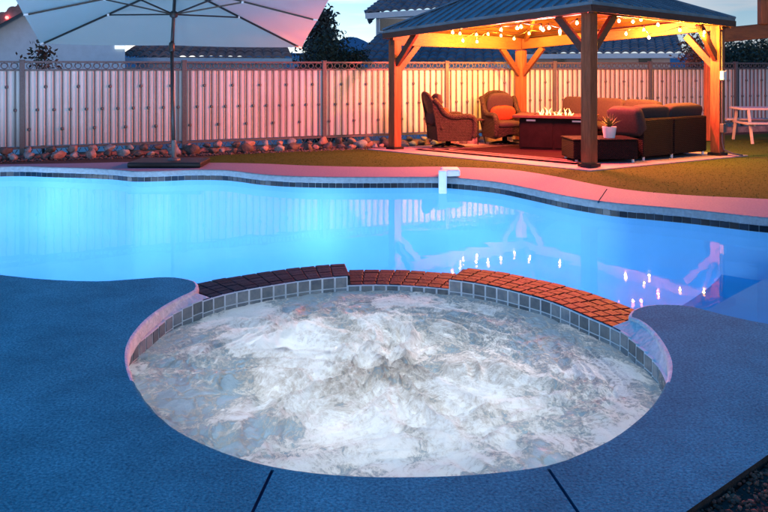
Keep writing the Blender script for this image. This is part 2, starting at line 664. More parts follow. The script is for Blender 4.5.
def area(poly):
    return 0.5 * sum(poly[i - 1][0] * poly[i][1] - poly[i][0] * poly[i - 1][1] for i in range(len(poly)))


def offset(poly, d):
    """closed polygon moved outwards by d"""
    s = 1 if area(poly) > 0 else -1
    n = len(poly)
    out = []
    for i in range(n):
        t = (Vector(poly[(i + 1) % n][:2]) - Vector(poly[i - 1][:2])).normalized()
        out.append(Vector(poly[i][:2]) + Vector((t.y, -t.x)) * s * d)
    return out


def fill(outer, holes=(), spacing=None, zf=lambda x, y: 0.0, extra=()):
    """triangulated sheet inside outer and outside holes"""
    pts, edges = [], []
    loops = [outer] + list(holes)
    for lp in loops:
        b = len(pts)
        pts += [Vector((p[0], p[1])) for p in lp]
        edges += [(b + i, b + (i + 1) % len(lp)) for i in range(len(lp))]
    if spacing:
        xs = [p[0] for p in outer]
        ys = [p[1] for p in outer]
        y = min(ys) + spacing / 2
        while y < max(ys):
            x = min(xs) + spacing / 2
            while x < max(xs):
                q = (x + 0.2 * spacing * math.sin(7 * y), y)
                if inside(q, outer) and not any(inside(q, h) for h in holes):
                    pts.append(Vector(q))
                x += spacing
            y += spacing
    pts += [Vector(e) for e in extra]
    vo, _, fo, *_ = delaunay_2d_cdt(pts, edges, [], 0, 1e-5)
    mb = MB()
    fs = []
    for f in fo:
        c = (vo[f[0]] + vo[f[1]] + vo[f[2]]) / 3
        if inside(c, outer) and not any(inside(c, h) for h in holes):
            a, b, d = (vo[i] for i in f)
            if (b - a).cross(d - a) < 0:
                f = f[::-1]
            fs.append(tuple(f))
    mb.add([(p.x, p.y, zf(p.x, p.y)) for p in vo], fs)
    return mb


def skirt(mb, loop, prof, closed=True):
    """sweep along a loop: prof = [(loop polygon, z), ...]"""
    n = len(loop)
    base = len(mb.v)
    for lp, z in prof:
        for i in range(n):
            mb.v.append((lp[i][0], lp[i][1], z))
    for k in range(len(prof) - 1):
        for i in range(n if closed else n - 1):
            j = (i + 1) % n
            mb.f.append((base + k * n + i, base + k * n + j, base + (k + 1) * n + j, base + (k + 1) * n + i))
    return mb


WZ, SZ = -0.15, -0.165           # pool and spa water levels
SC0 = Vector((-0.03, 4.10))       # spa centre
PT = lambda x, y: P(x, y, -0.08).xy
# far pool edge (read at the tile line), left to right
far_px = [(0, 172), (51, 172.7), (85, 173.7), (112, 175), (135, 177), (162, 176.5), (190, 175.4), (220, 175.6), (237, 177),
          (260, 180), (290, 182), (331, 183), (386, 183), (437, 183), (459, 184.2), (495, 188), (530, 195), (567, 203),
          (611, 210), (648, 213.5), (686, 217), (722, 221), (767, 226)]
far = [PT(*p) for p in far_px]
right = [Vector(p) for p in ((4.45, 7.0), (5.0, 6.3), (5.1, 5.5), (4.6, 4.8), (3.8, 4.35), (3.0, 4.12), (2.5, 4.16))]
P0 = lambda x, y: P(x, y, 0).xy
right_near = [P0(*p) for p in ((768, 323), (742, 318), (720, 313), (690, 305.5), (665, 304), (645, 305))]
rim_px = [(631, 310), (628.5, 317), (637, 320), (648, 328), (660, 343), (667.5, 360), (667, 376), (660, 392),
          (648, 408), (630, 424), (608, 439), (580, 452), (545, 464), (475, 472.5), (400, 475), (335, 473), (275, 465),
          (225, 451), (180, 430), (155, 410), (140, 390), (131, 370), (129, 352), (134, 337), (148, 320), (165, 307),
          (183, 297), (197, 290), (198, 283)]
rim = [P0(*p) for p in rim_px]
left_near = [P0(*p) for p in ((190, 279), (167, 276.4), (133, 278.5), (98, 280.5), (49, 278.8), (0, 274))]
left = [Vector(p) for p in ((-3.6, 5.7), (-4.9, 6.4), (-6.0, 7.6), (-6.7, 9.2), (-6.6, 10.4))]
B = catmull(far + right + right_near + rim + left_near + left, closed=True, step=0.06)

# deck outer outline
far_out_px = [(0, 164.4), (85, 163), (135, 162), (210, 162.6), (260, 163.5), (313, 165.7), (386, 167), (437, 166.6), (470, 167.5),
              (500, 168.8), (522, 171), (556, 176.5), (593, 184), (630, 190), (686, 195), (767, 199)]
far_out = [P0(*p) for p in far_out_px]
A_far = catmull(far_out + [Vector((5.4, 7.9)), Vector((6.4, 6.9)), Vector((6.7, 5.6)), Vector((6.2, 4.5)), Vector((5, 3.9)),
                           Vector((3.4, 3.62)), Vector((2.2, 3.38)), Vector((1.62, 3.02))], step=0.12)
A = A_far + [Vector(p) for p in ((1.43, 2.87), (0.977, 2.5), (-0.2, 1.53), (-1.2, 0.7), (-2.2, -3), (-9, -3), (-9, 4), (-9, 9))] + \
    catmull([Vector((-8.6, 10.2)), Vector((-7.4, 11.1)), far_out[0]], step=0.12)[:-1]

# spa inner (tile) radius by bearing
RP = [(-172, 1.335), (-148, 1.335), (-127, 1.39), (-105, 1.44), (-90, 1.46), (-60, 1.50), (-38, 1.49), (-11, 1.44), (7, 1.395),
      (25, 1.345), (42, 1.365), (67, 1.405), (96, 1.43), (122, 1.395), (137, 1.41), (151, 1.395), (170, 1.335)]


def rin(deg):
    deg = (deg + 180) % 360 - 180
    n = len(RP)
    for i in range(n):
        a0, r0 = RP[i]
        a1, r1 = RP[(i + 1) % n]
        if i == n - 1:
            a1 += 360
        d = deg if deg >= a0 else deg + 360
        if a0 <= d <= a1:
            t = (d - a0) / (a1 - a0)
            t = t * t * (3 - 2 * t)
            return r0 + (r1 - r0) * t
    return RP[0][1]


def pol(deg, r, z=None):
    p = SC0 + Vector((math.cos(R(deg)), math.sin(R(deg)))) * r
    return p if z is None else Vector((p.x, p.y, z))


# ------------------------------------------------------------------ deck
def groove(a, b, w):
    a, b = Vector(a[:2]), Vector(b[:2])
    t = (b - a).normalized()
    n = Vector((-t.y, t.x)) * w / 2
    return [a - n, b - n, b + n, a + n]


grooves = [groove(P0(272.5, 470), P0(247, 524), 0.012), groove(P0(548.5, 469), P0(586, 524), 0.012),
           groove(P0(607, 189), P0(598, 202), 0.012)]
Btop = offset(B, 0.02)
deck = fill(A, [Btop] + grooves, spacing=1.0)
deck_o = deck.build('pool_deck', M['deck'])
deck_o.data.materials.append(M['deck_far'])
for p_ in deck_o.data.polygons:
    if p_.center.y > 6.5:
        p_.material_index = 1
tag(deck_o, kind='structure')
lip = MB()
prof = []
for k in range(6):
    q = k / 5 * math.pi / 2
    prof.append((offset(B, 0.02 * (1 - math.sin(q))), -0.02 * (1 - math.cos(q))))
prof += [(B, -0.045), (B, -0.068), (offset(B, 0.004), -0.082), (offset(B, 0.05), -0.084)]
skirt(lip, B, prof)
# rough broken face
for i, v in enumerate(lip.v):
    if v[2] < -0.01:
        d = noise.noise(Vector(v) * 14) * 0.006 + noise.noise(Vector(v) * 45) * 0.003
        lip.v[i] = (v[0] + d, v[1] + d, v[2] + d * 0.5)
lip_o = lip.build('deck_edge', M['deck_edge'], deck_o, smooth=True)
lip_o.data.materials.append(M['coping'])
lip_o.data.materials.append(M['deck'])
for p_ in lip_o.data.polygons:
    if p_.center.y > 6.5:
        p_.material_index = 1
    elif p_.center.z > -0.019 and (p_.center.y < 3.55 or (p_.center.xy - SC0).length > 1.75):
        p_.material_index = 2
ae = MB()
skirt(ae, A, [(A, 0), (A, -0.14)])
ae.build('deck_side', M['soil'], deck_o)
gv = MB()
for g in grooves:
    gv.add([(p.x, p.y, -0.014) for p in g] + [(p.x, p.y, 0) for p in g],
           [(0, 1, 2, 3)] + [(i, (i + 1) % 4, 4 + (i + 1) % 4, 4 + i) for i in range(4)])
gv.build('expansion_joint', M['joint'], deck_o)

# ------------------------------------------------------------------ pool basin
# pool loop: far, right, near right, round the back of the spa dam, near left, left
dam_out = [pol(d, rin(d) + 0.39) for d in range(12, 141, 4)]
pool_pts = far + right + right_near[:-1] + [P0(640, 306)] + dam_out + [P0(193, 280)] + left_near[1:] + left
PL = catmull(pool_pts, closed=True, step=0.06)
PLw = offset(PL, 0.035)


def floor_z(x, y):
    t = min(1, max(0, (x + 4.0) / 7.5))
    return -1.75 + 0.75 * t


fl = fill(offset(PL, 0.3), spacing=0.5, zf=floor_z)
pool_o = fl.build('pool_basin', M['plaster'], smooth=True)
tag(pool_o, kind='structure')
w = MB()
skirt(w, PLw, [(PLw, -0.152), (PLw, -1.9)])
w.build('pool_wall', M['plaster'], pool_o, smooth=True)
def by_dam(p):
    q = Vector(p[:2]) - SC0
    return q.length < 1.95 and 0 < math.degrees(math.atan2(q.y, q.x)) < 150


gb = MB()
skirt(gb, PLw, [(PLw, -0.05), (PLw, -0.152)])
gb.f = [f for f in gb.f if not by_dam(gb.v[f[0]])]
gb.build('grout_band', M['pool_grout'], pool_o)
tl = MB()
acc = 0
n = len(PLw)
cum = [0]
for i in range(n):
    cum.append(cum[-1] + (PLw[(i + 1) % n] - PLw[i]).length)


def along(loop, cum, s):
    import bisect
    s = s % cum[-1]
    i = min(len(loop) - 1, bisect.bisect_right(cum, s) - 1)
    a, b = loop[i], loop[(i + 1) % len(loop)]
    t = (s - cum[i]) / max(1e-9, cum[i + 1] - cum[i])
    return a.lerp(b, t), (b - a).normalized()


sgn = 1 if area(PLw) > 0 else -1
s = 0
while s < cum[-1] - 0.09:
    p, t = along(PLw, cum, s)
    q, t2 = along(PLw, cum, s + 0.082)
    if by_dam(p):
        s += 0.09
        continue
    nrm = Vector((-t.y, t.x)) * sgn * 0.006
    tl.hexa([(p.x - nrm.x, p.y - nrm.y, -0.148), (q.x - nrm.x, q.y - nrm.y, -0.148), (q.x + nrm.x, q.y + nrm.y, -0.148),
             (p.x + nrm.x, p.y + nrm.y, -0.148), (p.x - nrm.x, p.y - nrm.y, -0.08), (q.x - nrm.x, q.y - nrm.y, -0.08),
             (q.x + nrm.x, q.y + nrm.y, -0.08), (p.x + nrm.x, p.y + nrm.y, -0.08)])
    s += 0.09
tl.build('tile_band', M['pool_tile'], pool_o)
water = fill(PLw, spacing=0.8, zf=lambda x, y: WZ)
tag(water.build('pool_water', M['water']), kind='structure')

# underwater bench and steps in the right corner
ZB = -0.62
bench_edge = [P(x, y, ZB) for x, y in ((600, 244), (640, 246.5), (680, 250), (712, 256), (724, 266), (716, 281), (694, 298),
                                       (668, 314), (640, 336))]
be = catmull([p.xy for p in bench_edge], step=0.05)
bench_poly = be + [Vector((2.4, 3.9)), Vector((5.8, 4.0)), Vector((5.8, 8.0)), Vector((3.4, 8.6)), Vector((2.4, 9.1))]
bm_ = fill(bench_poly, zf=lambda x, y: ZB)
nb = len(be)
b0 = len(bm_.v)
rr = 0.07
for k, (z) in enumerate((ZB, ZB - 0.9)):
    bm_.v += [(p.x, p.y, z) for p in be]
bm_.f += [(b0 + i, b0 + i + 1, b0 + nb + i + 1, b0 + nb + i) for i in range(nb - 1)]
bm_.build('pool_bench', M['step_plaster'], pool_o)
ZS = -0.36
se = [P(x, y, ZS).xy for x, y in ((790, 268), (768, 277), (736, 294), (707, 310), (690, 322))]
st = fill(se + [Vector((2.6, 4.0)), Vector((5.6, 4.1)), Vector((5.6, 5.8))], zf=lambda x, y: ZS)
b0 = len(st.v)
for z in (ZS, ZB - 0.01):
    st.v += [(p.x, p.y, z) for p in se]
st.f += [(b0 + i, b0 + i + 1, b0 + len(se) + i + 1, b0 + len(se) + i) for i in range(len(se) - 1)]
st.build('pool_step', M['step_plaster'], pool_o)
# return fittings on the far wall
for px, py in ((716, 231), (94, 180.5)):
    c = P(px, py, WZ - 0.10)
    f = MB().lathe(c, [(0.05, -0.012), (0.06, 0), (0.03, 0.012)], 14, Matrix.Rotation(R(90), 3, 'X'))
    f.build('return_fitting', M['black_metal'], pool_o, smooth=True)

# ------------------------------------------------------------------ spa tub and dam
tub_loop = [pol(d, rin(d)) for d in range(0, 360, 3)]
tub = MB()
skirt(tub, tub_loop, [(tub_loop, -0.17), (tub_loop, -0.55), (offset(tub_loop, -0.42), -0.56), (offset(tub_loop, -0.45), -1.25)])
n = len(tub_loop)
tub.f.append(tuple(len(tub.v) - n + i for i in range(n)))
tub_o = tub.build('spa_basin', M['spa_plaster'])
tag(tub_o, kind='structure')

wall = thing('spa_wall', 'curved brick topped spa wall with a lowered spillway and slate tile band', 'spa wall', (SC0.x, SC0.y, 0))
bld = lambda mb, name, m, par, **k: mb.build(name, m, par, **k)


def loc(mb, o):
    """shift world coordinates into o's own frame (translation only)"""
    L0 = o.matrix_basis.inverted() if False else Matrix.Translation(-Vector(o.location))
    if o.rotation_euler.z:
        L0 = Matrix.Rotation(-o.rotation_euler.z, 4, 'Z') @ L0
    mb.v = [tuple(L0 @ Vector(v)) for v in mb.v]
    return mb


random.seed(4)
D_L, D_S0, D_S1, D_R = 144, 98.5, 69.5, 11


def dam(d0, d1, ztop, extra=0.0):
    """mortar core and paver bricks between two bearings"""
    core, bricks = MB(), MB()
    k = max(2, int(abs(d1 - d0) / 2))
    ds = [d0 + (d1 - d0) * i / k for i in range(k + 1)]
    sec = []
    for d in ds:
        r0, r1 = rin(d) + 0.012, rin(d) + 0.365 + extra
        sec.append([pol(d, r0, -0.6), pol(d, r1, -1.6), pol(d, r1, ztop - 0.018), pol(d, r0, ztop - 0.010)])
    b = 0
    for q in sec:
        core.v += [tuple(v) for v in q]
    for i in range(k):
        for j in range(4):
            l = (j + 1) % 4
            core.f.append((4 * i + j, 4 * i + l, 4 * i + 4 + l, 4 * i + 4 + j))
    core.f += [(0, 1, 2, 3), (4 * k + 3, 4 * k + 2, 4 * k + 1, 4 * k)]
    rows = 5
    for rw in range(rows):
        f0, f1 = rw / rows, (rw + 1) / rows
        step = 3.7 * (1 if d1 > d0 else -1)
        d = d0 + rw * 0.25 * (1 if d1 > d0 else -1)
        while (d1 - d) * (1 if d1 > d0 else -1) > 1.0:
            e = d + step
            if (d1 - e) * (1 if d1 > d0 else -1) < 1.2:
                e = d1
            g = 0.09 * (1 if d1 > d0 else -1)
            zz = ztop + random.uniform(-0.0015, 0.0015) - 0.002 * rw
            tl_ = random.uniform(-0.0015, 0.0015)
            lo, hi = [], []
            for (dd, ff, tz) in ((d + g, f0, 0), (e - g, f0, 0), (e - g, f1, tl_), (d + g, f1, tl_)):
                wd = 0.372 + extra
                rr_ = rin(dd) + 0.006 + wd * (ff + (0.007 if ff == f0 else -0.007))
                lo.append(pol(dd, rr_, ztop - 0.03))
                hi.append(pol(dd, rr_, zz + tz))
            if d1 < d0:
                lo.reverse()
                hi.reverse()
            bricks.hexa(lo + hi)
            d = e
    return core, bricks


for (d0, d1, zt, nm, ex, bk_) in ((D_L, D_S0, -0.052, 'raised_wall', 0, 'brick_shade'), (D_S0, D_S1, -0.118, 'spillway', 0.06, 'brick_half_lit'),
                                  (D_S1, D_R, -0.050, 'raised_wall', 0, 'brick')):
    core, bricks = dam(d0, d1, zt, ex)
    c = loc(core, wall).build(nm, M['mortar'], wall)
    loc(bricks, wall)
    bb = bricks.build('brick_paving', M[bk_], c, bevel=0.005)


def ledge_z(d):
    d = (d + 90) % 360 - 90
    off_ = max(D_R - d, d - D_L)
    t_ = min(1, max(0, off_ / 18))
    return -0.050 - 0.033 * t_


# tile band
grt, tls = MB(), MB()
d = -45.0
while d < 240:
    e = d + 3.7
    top = -0.056
    mid = (d + e) / 2
    if D_S1 < mid < D_S0:
        top = -0.122
    elif not (D_R < mid < D_L):
        top = ledge_z(mid) + 0.006
    r0 = lambda q: rin(q)
    for (mb_, g, dr, z0, z1) in ((grt, 0.0, 0.0, -0.34, top), (tls, 0.30, -0.004, max(top - 0.075, -0.20), top - 0.007), (tls, 0.30, -0.004, -0.26, top - 0.084)):
        a, b2 = d + g, e - g
        pa, pb = r0(a) + dr, r0(b2) + dr
        th = 0.016
        mb_.hexa([pol(a, pa, z0), pol(b2, pb, z0), pol(b2, pb + th, z0), pol(a, pa + th, z0),
                  pol(a, pa, z1), pol(b2, pb, z1), pol(b2, pb + th, z1), pol(a, pa + th, z1)])
    d = e
lg_ = MB()
dgs = [D_L - 3 + (360 - D_L + D_R + 6) * k / 160 for k in range(161)]
for dg in dgs:
    ri = rin(dg) + .008
    q = pol(dg, ri)
    pn_ = min(B, key=lambda b: (b - q).length)
    lg_.v.append(tuple(pol(dg, ri, ledge_z(dg))))
    if (pn_ - SC0).length > ri + .004:
        pn_ = pn_ + (pn_ - q).normalized() * .012
        lg_.v.append((pn_.x, pn_.y, max(ledge_z(dg), -0.016)))
    else:
        lg_.v.append(tuple(pol(dg, ri + .2, ledge_z(dg) - .001)))
for _ in range(8):
    o_ = list(lg_.v)
    for k in range(1, 160):
        lg_.v[2 * k + 1] = tuple((a_ + 2 * b_ + c_) / 4 for a_, b_, c_ in zip(o_[2 * k - 1], o_[2 * k + 1], o_[2 * k + 3]))
lg_.f = [(2 * k, 2 * k + 1, 2 * k + 3, 2 * k + 2) for k in range(160)]
loc(lg_, wall).build('ledge', M['deck_edge'], wall, smooth=True)
g_o = loc(grt, wall).build('tile_band', M['grout'], wall)
loc(tls, wall).build('slate_tiles', M['spa_tile'], g_o)

# churned spa water
random.seed(9)
NS = 250


def spa_h(x, y):
    p = Vector((x - SC0.x, y - SC0.y, 0))
    r = p.length / 1.4
    jets = 0
    for (jx, jy, a, wd) in ((-0.05, -0.02, 1.0, .33), (0.3, 0.15, .8, .25), (-0.45, -0.35, .8, .28), (0.15, -0.45, .65, .3),
                            (-0.55, 0.45, .6, .35), (0.55, -0.3, .6, .3), (0.4, 0.6, .35, .3), (-0.15, 0.35, .5, .3)):
        q = ((p.x - jx) ** 2 + (p.y - jy) ** 2) / (2 * wd * wd)
        jets += a * math.exp(-q)
    env = min(1.0, 0.30 + 0.62 * jets) * max(0.0, 1 - max(0, r - 0.8) * 3.5)
    warp = Vector((noise.noise(p * 1.7), noise.noise(p * 1.7 + Vector((9, 3, 1))), 0)) * 0.5
    q = p + warp
    ridge = 1 - abs(noise.noise(q * 3.1)) * 2
    h = 0.064 * env * (ridge - 0.3)
    h += 0.030 * env * noise.noise(q * 7 + Vector((3, 1, 5)))
    h += 0.022 * (0.18 + env) * (1 - 2 * abs(noise.noise(q * 15 + Vector((7, 7, 2)))))
    h += 0.006 * (0.15 + env) * noise.noise(q * 38)
    return h + 0.012 * env, env


sw = MB()
churn = []
rings, spokes = 150, 420
for i in range(rings + 1):
    f = (i / rings)
    for j in range(spokes):
        dg = 360 * j / spokes
        p = pol(dg, (rin(dg) + 0.008) * f)
        h, env = spa_h(p.x, p.y)
        sw.v.append((p.x - SC0.x, p.y - SC0.y, SZ + h))
        churn.append(env + h * 4)
for i in range(rings):
    for j in range(spokes):
        k = (j + 1) % spokes
        sw.f.append((i * spokes + j, (i + 1) * spokes + j, (i + 1) * spokes + k, i * spokes + k))
me = bpy.data.meshes.new('spa_water')
me.from_pydata(sw.v, [], sw.f)
att = me.attributes.new('churn', 'FLOAT', 'POINT')
att.data.foreach_set('value', churn)
for p in me.polygons:
    p.use_smooth = True
me.materials.append(M['spa_water'])
so = bpy.data.objects.new('spa_water', me)
so.location = (SC0.x, SC0.y, 0)
COL.objects.link(so)
tag(so, kind='structure')

# ------------------------------------------------------------------ ground
FD = Vector((2.41, 0.99))
F0 = Vector((-5.96, 12.68))


def fence_pt(t, off=0.0):
    nrm = Vector((FD.y, -FD.x)).normalized()      # towards the pool
    return F0 + FD * t + nrm * off


def ground_z(x, y):
    q = Vector((x, y)) - F0
    beh = q.dot(Vector((-FD.y, FD.x)).normalized())
    if beh > 0:
        return zg(min(y, 17)) - 0.05 - 2.1 * min(1, beh / 7)
    return zg(y) - 0.05


big = [Vector(p) for p in ((-4000, -60), (4000, -60), (4000, 6000), (-4000, 6000))]
ex = []
for iy in range(-4, 46):
    for ix in range(-24, 31):
        q = Vector((ix, iy + 0.37))
        if not inside(q, A):
            ex.append(q)
for k in range(-24, 31):
    for off in (0, -1, -3.5, -7):
        q = fence_pt(k / 2.6, off)
        if not inside(q, A):
            ex.append(q)
tag(fill(big, [A], zf=ground_z, extra=ex).build('ground', M['dirt']), kind='structure')

# lawn
bed_line = [fence_pt(t, 0.55) for t in (7.6, 6, 4.5, 3.5, 2.6, 1.8, 1.1)]
bed_line[-2:] = [fence_pt(1.8, 0.62), fence_pt(1.2, 0.8)]
inner = offset(A, -0.10)
far_in = [q for q in catmull(far_out, step=0.12)]
lawn_low = [Vector((q.x, q.y - 0.1)) for q in far_in if q.x > -3.4]
lawn_poly = [Vector((-3.5, 11.55))] + lawn_low + [Vector((5.4, 7.8)), Vector((6.4, 6.8)), Vector((9, 6)), Vector((14, 10)), Vector((14, 19))] + bed_line
lawn = fill(lawn_poly, spacing=0.35, zf=lambda x, y: zg(y))
tag(lawn.build('lawn', M['turf']), kind='structure')
bed_poly = [Vector((-11, 10.0)), Vector((-8.6, 10.0)), Vector((-7.4, 10.95)), Vector((-5.5, 11.25)), Vector((-3.3, 11.5))] + \
    [q + Vector((0.05, -0.06)) for q in reversed(bed_line)] + [fence_pt(7.6, -0.1), fence_pt(3, -0.1), fence_pt(-2.5, -0.1)]
tag(fill(bed_poly, spacing=0.3, zf=lambda x, y: zg(y) - 0.012 + 0.02 * noise.noise(Vector((x * 3, y * 3, 0)))).build('planting_bed', M['soil']), kind='structure')

random.seed(2)
bl = MB()
cnt = 0
while cnt < 52000:
    x = random.uniform(-3.6, 9.5)
    y = random.uniform(7.6, 16.5)
    if not inside((x, y), lawn_poly) or inside((x, y), A):
        continue
    cnt += 1
    a = random.uniform(0, 6.283)
    hgt = random.uniform(0.003, 0.009)
    wx, wy = math.cos(a) * 0.005, math.sin(a) * 0.005
    lx, ly = random.gauss(0, 0.012), random.gauss(0, 0.012)
    z = zg(y)
    bl.add([(x - wx, y - wy, z), (x + wx, y + wy, z), (x + lx, y + ly, z + hgt)], [(0, 1, 2)])
tag(bl.build('grass', M['blade']), 'short artificial grass between the pool deck and the fence', 'grass', kind='stuff')

# dark red gravel at the near right corner
gp = [Vector((0.8, 2.3)), Vector((1.43, 2.86)), Vector((2.2, 3.36)), Vector((3.4, 3.6)), Vector((4.6, 3.7)), Vector((4.6, 1.2)), Vector((0.2, 1.2)), Vector((0.2, 1.84))]
tag(fill(gp, spacing=0.2, zf=lambda x, y: -0.028).build('gravel_bed', M['soil']), kind='structure')
ICO = None


def ico(sub):
    import bmesh
    bm = bmesh.new()
    bmesh.ops.create_icosphere(bm, subdivisions=sub, radius=1)
    v = [q.co.copy() for q in bm.verts]
    f = [tuple(x.index for x in q.verts) for q in bm.faces]
    bm.free()
    return v, f


I1, I2, I3 = ico(1), ico(2), ico(3)
gr = MB()
for i in range(9000):
    x, y = random.uniform(0.85, 2.4), random.uniform(2.1, 3.45)
    if inside((x, y), A) or y > 3.5:
        continue
    r = random.choice((0.003, 0.004, 0.006, 0.008, 0.012)) * random.uniform(.8, 1.2)
    s3 = Vector((random.uniform(.7, 1.3), random.uniform(.7, 1.3), random.uniform(.5, .9))) * r
    gr.add([(x + v.x * s3.x, y + v.y * s3.y, -0.027 + v.z * s3.z + random.uniform(0, .004)) for v in I1[0]], I1[1])
tag(gr.build('gravel', M['gravel']), 'dark reddish gravel beside the pool deck', 'gravel', kind='stuff')

# ------------------------------------------------------------------ fence
fence = thing('fence', 'iron railing fence with scroll top rail and white vertical slats behind the pickets', 'fence',
              (F0.x, F0.y, 0))
fa = math.atan2(FD.y, FD.x)
fence.rotation_euler = (0, 0, fa)
SL = FD.length
ZT, ZB_ = 1.535, 0.10


def fz(t):
    return zg(F0.y + FD.y * t)


T0, T1 = -2, 8
# parts are built in the fence's own frame: x along the fence, y towards the houses
for t in range(T0, T1 + 1):
    mb = MB().box((t * SL, 0, (ZT + fz(t)) / 2 - 0.1), (0.075, 0.075, ZT - fz(t) + 0.2))
    mb.box((t * SL, 0, ZT + 0.012), (0.09, 0.09, 0.02))
    mb.build('post', M['iron'], fence, bevel=0.004)
for t in range(T0, T1):
    x0, x1 = t * SL + 0.04, (t + 1) * SL - 0.04
    zb = 0.10
    rail = MB()
    rail.bar((x0, 0, ZT - 0.015), (x1, 0, ZT - 0.015), 0.04, 0.03)
    rail.bar((x0, 0, ZT - 0.150), (x1, 0, ZT - 0.150), 0.04, 0.028)
    pr = rail.build('top_rail', M['iron'], fence)
    scr = MB()
    NR = 17
    zc = ZT - 0.083
    for i in range(NR):
        cx = x0 + (i + 0.5) * (x1 - x0) / NR
        rad = 0.047
        scr.tube([(cx + rad * math.cos(q * math.pi / 7), 0, zc + rad * math.sin(q * math.pi / 7)) for q in range(14)], 0.0075, 5, closed=True)
        # V shaped filler between the rings
        hx = (x1 - x0) / NR / 2
        scr.tube([(cx + hx - 0.035, 0, zc + 0.05), (cx + hx, 0, zc - 0.045), (cx + hx + 0.035, 0, zc + 0.05)], 0.006, 5)
    scr.build('scroll_band', M['iron'], pr, smooth=True)
    br = MB()
    br.bar((x0, 0, zb), (x1, 0, zb), 0.04, 0.04)
    prb = br.build('bottom_rail', M['iron'], fence)
    lo = MB()
    for i in range(NR):
        cx = x0 + (i + 0.5) * (x1 - x0) / NR
        lo.tube([(cx - 0.045, 0, zb - 0.03), (cx, 0, zb - 0.105), (cx + 0.045, 0, zb - 0.03)], 0.008, 5)
    lo.bar((x0, 0, zb - 0.115), (x1, 0, zb - 0.115), 0.03, 0.022)
    lo.build('lower_scroll', M['iron'], prb)
    pk = MB()
    NP = 20
    for i in range(NP):
        cx = x0 + (i + 0.5) * (x1 - x0) / NP
        pk.box((cx, 0, (ZT - 0.15 + zb) / 2), (0.018, 0.018, ZT - 0.18 - zb))
        kz = zb + (0.30, 0.62, 1.0, 0.62)[i % 4] * 1.0 * (ZT - 0.15 - zb) / 1.28
        pk.lathe((cx, 0, kz), [(0.010, -0.028), (0.027, -0.012), (0.027, 0.012), (0.010, 0.028)], 8)
    pk.build('pickets', M['iron'], fence)
    sl = MB()
    for i in range(NP):
        cx = x0 + (i + 0.5) * (x1 - x0) / NP + (x1 - x0) / NP / 2
        wdt = (x1 - x0) / NP * 0.93
        if cx > x1 - 0.02:
            cx -= 0.02
        za, zc2 = zb + 0.03, ZT - 0.165
        # gently bowed slat
        sl.grid(lambda u, v, cx=cx, wdt=wdt: (cx + (u - .5) * wdt, 0.032 - 0.022 * (1 - (2 * u - 1) ** 2), za + (zc2 - za) * v), 6, 1)
    cx = x0 + 0.02
    sl.grid(lambda u, v: (x0 - 0.01 + u * 0.06, 0.03, zb + .03 + (ZT - 0.195 - zb) * v), 1, 1)
    # backing strips that close the gaps
    sl.grid(lambda u, v: (x0 - 0.03 + u * (x1 - x0 + 0.06), 0.045, zb + .025 + (ZT - 0.19 - zb) * v), 1, 1)
    sl.build('slat_panel', M['slat'], fence, smooth=True)

ftg = MB()
for t in range(T0, T1):
    ftg.hexa([(t * SL, -.03, zg(F0.y + FD.y * t) - .2), ((t + 1) * SL, -.03, fz(t + 1) - .2), ((t + 1) * SL, .06, fz(t + 1) - .2), (t * SL, .06, fz(t) - .2),
              (t * SL, -.03, -.02), ((t + 1) * SL, -.03, -.02), ((t + 1) * SL, .06, -.02), (t * SL, .06, -.02)])
ftg.build('footing', M['rock'], fence)

# rocks along the fence foot
ORD = ['first', 'second', 'third', 'fourth', 'fifth', 'sixth', 'seventh', 'eighth', 'ninth', 'tenth', 'eleventh', 'twelfth', 'thirteenth', 'fourteenth']


def rock_mesh(seed):
    random.seed(seed)
    o = Vector((random.uniform(0, 99), random.uniform(0, 99), 0))
    v = []
    cuts = [(Vector((random.uniform(-1, 1), random.uniform(-1, 1), random.uniform(-.3, 1))).normalized(), random.uniform(.55, .85)) for _ in range(7)]
    for q in I3[0]:
        d = 1 + 0.40 * noise.noise(q * 1.3 + o) + 0.10 * noise.noise(q * 3.1 + o) + 0.06 * noise.noise(q * 7 + o)
        for cn_, cd_ in cuts:
            dq = (q * d).dot(cn_)
            if dq > cd_:
                d *= cd_ / dq
        v.append(q * d)
    return v


